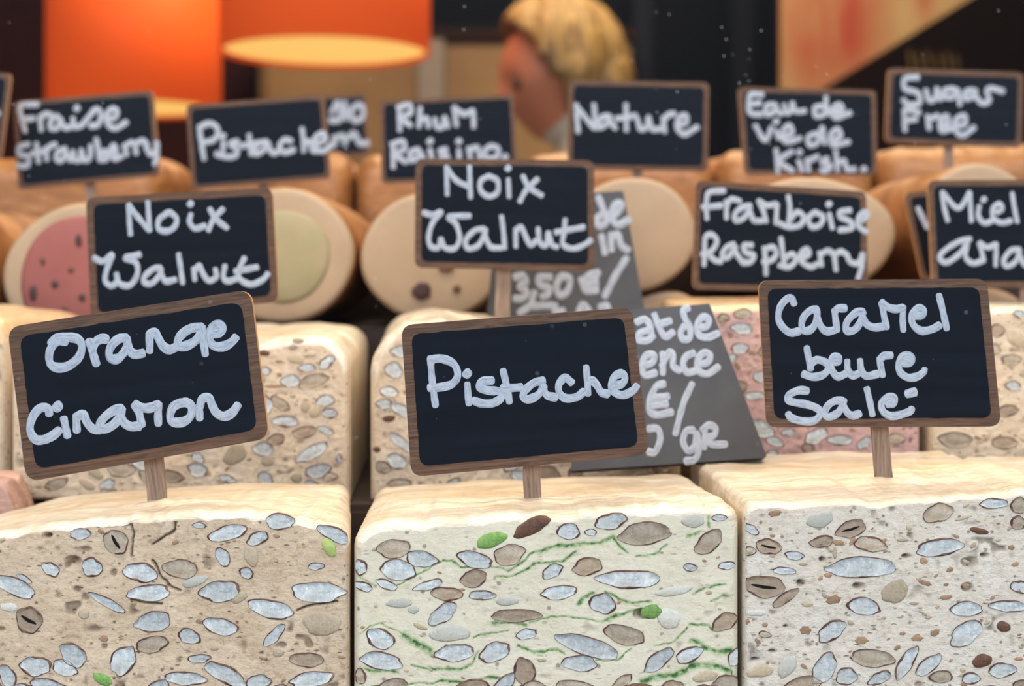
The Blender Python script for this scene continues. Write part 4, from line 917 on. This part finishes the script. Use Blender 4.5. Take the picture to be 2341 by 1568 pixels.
sign('price_slate', 'grey slate price tag reading 3,50 behind the staked Noix Walnut sign', 'price tag', [(1140,455),(1425,436),(1478,735),(1110,745)], .93, 0, [
 G(*zm, [(1600,300),(1640,400),(1652,450),(1610,482),(1588,440),(1622,408)], [(1685,425),(1730,385),(1742,345),(1702,350),(1680,420),(1722,472),(1792,440)]), G(*zm, [(1620,540),(1642,652)], [(1680,530),(1682,632)], [(1690,545),(1725,535),(1742,600),(1785,632)]),
 G(*zm, [(1775,680),(1700,800),(1640,920)], [(1080,800),(1132,790),(1150,830),(1110,858),(1152,890),(1130,930),(1080,932)], [(1202,890),(1180,970)], [(1302,800),(1230,802),(1240,850),(1290,862),(1290,902),(1250,922)], [(1370,790),(1340,850),(1360,912),(1410,882),(1422,812),(1370,790)], [(1602,770),(1540,790),(1510,830),(1522,880),(1592,880)], [(1490,820),(1590,800)], [(1500,850),(1590,836)]),
 G(*zm, [(1180,972),(1110,1022)], [(1190,978),(1312,975)], [(1330,970),(1332,1012),(1382,1010)], [(1480,1012),(1502,970),(1542,1012)], [(1610,985),(1650,975),(1660,1000)])],
 14, None, None, lean=.08, thick=.006, slate=True, seed=18)

# ------------------------------------------------------------------ lamps
def lamp(label, px, ybot, w, d, hpx):
    r = w / 2 * d / FPX; c = P(px, ybot, d); h = .36; cz = c.z
    t = thing('pendant_lamp', label, 'lamp', (c.x, d, cz), 'orange drum pendant lamps')
    sh = newmat('orange_shade', (.80, .13, .02), .55, .2, emit=(.85, .085, .008), estr=.55)
    dif = newmat('lamp_glow', (.9, .7, .35), .6, emit=(1.0, .56, .14), estr=1.0)
    n = 64; V, F, MI = [], [], []
    for rr, z in ((r, 0), (r, h), (r - .006, h), (r - .006, 0)):
        for i in range(n): a = 2 * math.pi * i / n; V.append((c.x + rr * math.cos(a), d + rr * math.sin(a), cz + z))
    for k in range(4):
        for i in range(n): j = (i + 1) % n; F.append((k*n+i, k*n+j, ((k+1) % 4)*n+j, ((k+1) % 4)*n+i))
    obj('lamp_shade', V, F, sh, t)
    V = [(c.x, d, cz + .012)]; F = []
    for i in range(n): a = 2 * math.pi * i / n; V.append((c.x + (r - .007) * math.cos(a), d + (r - .007) * math.sin(a), cz + .008))
    b = len(V)
    for i in range(n): F.append((0, 1 + (i + 1) % n, 1 + i))
    V += [(v[0], v[1], v[2] + .01) for v in V]; nn = n + 1
    for i in range(n): F.append((nn, nn + 1 + i, nn + 1 + (i + 1) % n)); F.append((1 + i, 1 + (i + 1) % n, nn + 1 + (i + 1) % n, nn + 1 + i))
    obj('diffuser', V, F, dif, t)
    v, f = boxv(c.x - .004, c.x + .004, d - .004, d + .004, cz + h - .1, 2.0); obj('cord', v, f, M_BROWN, t, smooth=False)
    V, F = [], []
    for k in range(3):
        a = k * 2.094; dx, dy = math.cos(a), math.sin(a); b = len(V)
        for s_, zz in ((0, 0), (r - .004, 0), (r - .004, .005), (0, .005)):
            V += [(c.x + dx * s_ - dy * .002, d + dy * s_ + dx * .002, cz + h - .06 + zz), (c.x + dx * s_ + dy * .002, d + dy * s_ - dx * .002, cz + h - .06 + zz)]
        F += [(b, b+2, b+4, b+6), (b+1, b+7, b+5, b+3), (b, b+1, b+3, b+2), (b+4, b+5, b+7, b+6), (b+2, b+3, b+5, b+4), (b, b+6, b+7, b+1)]
    obj('spider_fitting', V, F, M_GREY, t, smooth=False)
    return t
lamp('nearer orange drum pendant lamp, its glowing underside fully visible', 744, 122, 478, 2.72, 0)
lamp('farther orange drum pendant lamp, partly behind the Fraise sign', 308, 250, 388, 3.35, 0)

# ------------------------------------------------------------------ back of the shop
cab = thing('wall_cabinet', 'tan wooden cabinet on the back wall behind the lamps', 'cabinet', (-.2, 4.2, .2))
bevbox('carcass', -.72, .34, 4.05, 4.27, FL, .90, M_TAN, cab, .006)
for xa, xb in ((-.70, -.27), (-.19, .32)):
    dd = bevbox('door', xa, xb, 4.03, 4.05, .10, .88, M_TAN, cab, .006)
bevbox('post', -.268, -.192, 4.02, 4.05, FL, .90, M_GREY, cab, .004)
bevbox('cornice', -.74, .35, 4.02, 4.27, .90, .93, M_BROWN, cab, .004)
mb = thing('menu_board', 'dark brown board with faint gilt lettering on the back wall at upper right', 'board', (1.3, 4.2, .4))
bevbox('panel', .86, 2.3, 4.2, 4.27, .30, 1.25, M_BROWN, mb, .006)
gold = newmat('gilt', (.45, .30, .10), .5)
V, F, UV = [], [], []
for k, x in enumerate((2080, 2100, 2120, 2145, 2165, 2185)):
    ribbon([(x, 118 + (k * 7) % 12), (x + 4, 155)], 7, 0, k, V, F, UV, lambda px, py, h: P(px, py, 4.198) + Vector((0, -h * 4, 0)))
obj('lettering', V, F, gold, mb)
ms = newmat('poster_print', (.5, .33, .15), .7); _n = N(ms)
_v = _n.coord('Object', (1, 1, 1)); _c = _n.ramp(_n.noise(_v, 3, 3), [(.3, (.28, .15, .065)), (.7, (.38, .27, .115))])
_f = _n.noise(_n.coord('Object', (5.5, 1, 1.6)), 1.9, 3, .5, .6)
_t = _n.add('ShaderNodeTexCoord'); _x = _n.add('ShaderNodeSeparateXYZ'); _n.link(_t.outputs['Object'], _x.inputs[0])
_w1 = _n.math('SUBTRACT', 1.5, _n.math('MULTIPLY', _n.math('ABSOLUTE', _n.math('SUBTRACT', _x.outputs['X'], .765)), 9.0), True)
_w2 = _n.math('MULTIPLY', _n.math('SUBTRACT', 1.0, _n.math('MULTIPLY', _n.math('ABSOLUTE', _n.math('SUBTRACT', _x.outputs['X'], .985)), 26.0), True), _n.math('MULTIPLY', _n.math('SUBTRACT', _x.outputs['Z'], .80), 9.0, True), True)
_w1 = _n.math('MULTIPLY', _w1, _n.math('MULTIPLY', _n.math('SUBTRACT', _x.outputs['Z'], .58), 5.0, True), True)
_m = _n.math('MULTIPLY', _n.math('MAXIMUM', _w1, _w2), _n.ramp(_f, [(.30, (.5, .5, .5)), (.56, (1, 1, 1))]), True)
_n.link(_n.mix(_m, _c, (.28, .036, .009)), _n.b.inputs['Base Color'])
dB = 3.4
pts = [(1785, -700), (3000, -700), (2560, -212), (1862, 214), (1785, 240)]
Vb = [P(x, y, dB) for x, y in pts]; n = len(Vb); Vb += [v + Vector((0, .02, 0)) for v in Vb]
Fb = [tuple(range(n)), tuple(range(2 * n - 1, n - 1, -1))] + [(i, n + i, n + (i + 1) % n, (i + 1) % n) for i in range(n)]
pb = obj('hanging_banner', Vb, Fb, ms, None, smooth=False)
tagmesh(pb, 'tan hanging banner with red and orange streaks and a slanting lower edge', 'banner')

# ------------------------------------------------------------------ shop keeper
def shopkeeper():
    d = 2.8; hc = P(1268, 182, d)                      # head centre
    root = thing('person', 'blonde person in a beige top looking down, behind the display', 'person', (hc.x + .03, d, FL))
    skin = newmat('skin', (.42, .15, .075), .5, .3, sss=.15); shirt = newmat('beige_shirt', (.42, .37, .28), .8); trs = newmat('dark_trousers', (.03, .03, .04), .8)
    hair = newmat('blonde_hair', (.46, .28, .075), .45, .4); n = N(hair)
    f = n.noise(n.coord('Object', (60, 60, 8)), 1.2, 4, .6, 1.0); n.link(n.ramp(f, [(.36, (.11, .055, .018)), (.66, (.42, .26, .07))]), n.b.inputs['Base Color']); n.bump(f, .6, .01)
    bx = hc.x + .045
    # body by skin modifier (front = -x)
    J = {'pel': (bx + .02, d, FL + .93), 'wai': (bx + .02, d, FL + 1.06), 'che': (bx + .05, d, FL + 1.26), 'nkb': (bx + .05, d, FL + 1.39), 'nk': (bx - .005, d, FL + 1.44), 'hd': (hc.x + .02, d, hc.z - .02)}
    R = {'pel': (.15, .11), 'wai': (.12, .09), 'che': (.15, .10), 'nkb': (.10, .10), 'nk': (.055, .055), 'hd': (.055, .055)}
    E = [('pel', 'wai'), ('wai', 'che'), ('che', 'nkb'), ('nkb', 'nk'), ('nk', 'hd')]
    for s in (1, -1):
        k = str(s)
        J['sh' + k] = (bx + .05, d + s * .17, FL + 1.36); J['el' + k] = (bx - .04, d + s * .22, FL + 1.06); J['wr' + k] = (bx - .25, d + s * .12, FL + .99); J['hn' + k] = (bx - .33, d + s * .10, FL + .985)
        R['sh' + k] = (.062, .062); R['el' + k] = (.043, .043); R['wr' + k] = (.026, .026); R['hn' + k] = (.032, .018)
        E += [('che', 'sh' + k), ('sh' + k, 'el' + k), ('el' + k, 'wr' + k), ('wr' + k, 'hn' + k)]
        J['hp' + k] = (bx + .02, d + s * .09, FL + .86); J['kn' + k] = (bx, d + s * .10, FL + .48); J['an' + k] = (bx + .02, d + s * .10, FL + .08); J['to' + k] = (bx - .13, d + s * .11, FL + .035)
        R['hp' + k] = (.088, .088); R['kn' + k] = (.058, .058); R['an' + k] = (.038, .038); R['to' + k] = (.035, .028)
        E += [('pel', 'hp' + k), ('hp' + k, 'kn' + k), ('kn' + k, 'an' + k), ('an' + k, 'to' + k)]
        for q in range(5):
            ang = (q - 1.5) * .22 if q < 4 else -1.1; ln = (.075, .085, .08, .062, .055)[q]
            b = Vector(J['hn' + k]); dirv = Vector((-math.cos(ang), s * math.sin(ang), -.25)).normalized(); dirv2 = Vector((dirv.x * .7, dirv.y * .7, -.75)).normalized()
            kk = 'f%s%d' % (k, q); J[kk + 'a'] = tuple(b + dirv * ln * .5); J[kk + 'b'] = tuple(b + dirv * ln * .5 + dirv2 * ln * .5)
            R[kk + 'a'] = (.009, .009); R[kk + 'b'] = (.0075, .0075); E += [('hn' + k, kk + 'a'), (kk + 'a', kk + 'b')]
    ks = list(J); me = bpy.data.meshes.new('tmp'); me.from_pydata([J[k] for k in ks], [(ks.index(a), ks.index(b)) for a, b in E], [])
    o = bpy.data.objects.new('tmp', me); COL.objects.link(o); md = o.modifiers.new('s', 'SKIN')
    for i, k in enumerate(ks): me.skin_vertices[0].data[i].radius = R[k]
    me.skin_vertices[0].data[0].use_root = True
    o.modifiers.new('u', 'SUBSURF').levels = 2
    dg = bpy.context.evaluated_depsgraph_get(); ev = o.evaluated_get(dg); bme = bpy.data.meshes.new_from_object(ev)
    bm = bmesh.new(); bm.from_mesh(bme)
    # head: deformed sphere facing -x, tipped down
    hb = bmesh.new(); bmesh.ops.create_uvsphere(hb, u_segments=48, v_segments=36, radius=1)
    rot = Matrix.Rotation(math.radians(-16), 3, 'Y') @ Matrix.Rotation(math.radians(14), 3, 'Z')
    def headpt(v):
        x, y, z = v; g = lambda yy, zz, s: math.exp(-((y - yy) ** 2 + (z - zz) ** 2) / s ** 2)
        X = x * .104; Y = y * .078; Z = z * .128
        if z < 0: Y *= 1 + .32 * z; X *= 1 + .12 * z
        if x < 0:
            X -= .030 * g(0, -.20, .14) + .016 * g(0, 0.0, .12) + .010 * g(0, -.52, .17) + .012 * g(0, -.86, .22) + .006 * g(0, .28, .35)
            X += .012 * (g(.38, .05, .15) + g(-.38, .05, .15)) + .005 * g(0, -.40, .1)
        if x > 0: X *= 1.05
        for s in (1, -1): Y += s * .016 * math.exp(-((x - .05) ** 2 + (z + .05) ** 2) / .03) * (1 if y * s > 0 else 0)
        return rot @ Vector((X, Y, Z)) + hc
    for v in hb.verts: v.co = headpt(v.co)
    tmp = bpy.data.meshes.new('h'); hb.to_mesh(tmp); hb.free(); bm.from_mesh(tmp)
    me2 = bpy.data.meshes.new('body'); bm.to_mesh(me2); bm.free()
    o.modifiers.clear(); o.data = me2; rm = o.modifiers.new('r', 'REMESH'); rm.mode = 'VOXEL'; rm.voxel_size = .0065
    sm = o.modifiers.new('sm', 'SMOOTH'); sm.iterations = 2
    dg = bpy.context.evaluated_depsgraph_get(); fin = bpy.data.meshes.new_from_object(o.evaluated_get(dg))
    V = np.zeros(len(fin.vertices) * 3); fin.vertices.foreach_get('co', V); V = V.reshape(-1, 3)
    F = [tuple(p.vertices) for p in fin.polygons]; C = np.array([V[list(q)].mean(0) for q in F])
    MI = np.where(C[:, 2] < FL + .95, 2, 1)
    nk = C[:, 2] > FL + np.minimum(1.50, 1.46 + (C[:, 0] - bx) * .9); MI[nk] = 0
    MI[(C[:, 0] < bx - .17) & (C[:, 2] > FL + .5) & (C[:, 2] < FL + 1.2)] = 0
    bpy.data.objects.remove(o)
    obj('body', V, F, [skin, shirt, trs], root, midx=MI.tolist())
    # hair: shell over crown and back, with a loose knot behind
    V, F = [], []; nu, nv = 56, 40; keep = {}
    for j in range(nv + 1):
        for i in range(nu):
            th = math.pi * j / nv; ph = 2 * math.pi * i / nu
            x = math.sin(th) * math.cos(ph); y = math.sin(th) * math.sin(ph); z = math.cos(th)
            p = headpt((x, y, z)); c0 = Vector((hc.x, d, hc.z)); out = (p - c0)
            th_ = .020 + .016 * max(0, x) + .022 * max(0, z) + .006 * math.sin(ph * 9 + th * 5)
            q = c0 + out * (1 + th_ / max(.05, out.length)); q = q + Vector((.012, 0, 0)); V.append(tuple(q)); keep[len(V) - 1] = (z > .80 - 3.0 * (x + .62) if x < .25 else z > -1.2)
    for j in range(nv):
        for i in range(nu):
            a, b, c_, e_ = j*nu+i, j*nu+(i+1) % nu, (j+1)*nu+(i+1) % nu, (j+1)*nu+i
            if all(keep[q] for q in (a, b, c_, e_)): F.append((a, e_, c_, b))
    hr = obj('hair', V, F, hair, root); so = hr.modifiers.new('t', 'SOLIDIFY'); so.thickness = .018; so.offset = -1
    bmk = bmesh.new(); bmesh.ops.create_uvsphere(bmk, u_segments=24, v_segments=16, radius=1)
    kc = hc + Vector((.094, 0, -.01)); Vk = []
    for v in bmk.verts: x, y, z = v.co; Vk.append(tuple(kc + Vector((x * .062, y * .07, z * .085)) * (1 + .06 * math.sin(6 * math.atan2(z, x) + 4 * y))))
    Fk = [tuple(vv.index for vv in fc.verts) for fc in bmk.faces]; bmk.free(); obj('hair_knot', Vk, Fk, hair, root)
    for s in (1, -1):
        bmk = bmesh.new(); bmesh.ops.create_uvsphere(bmk, u_segments=12, v_segments=8, radius=.017)
        ec = headpt((-.90, s * .36, .05)) + Vector((.006, 0, 0))
        Vk = [tuple(v.co + ec) for v in bmk.verts]; Fk = [tuple(vv.index for vv in fc.verts) for fc in bmk.faces]; bmk.free()
        obj('eye', Vk, Fk, newmat('eye', (.06, .04, .03), .2), root)
shopkeeper()
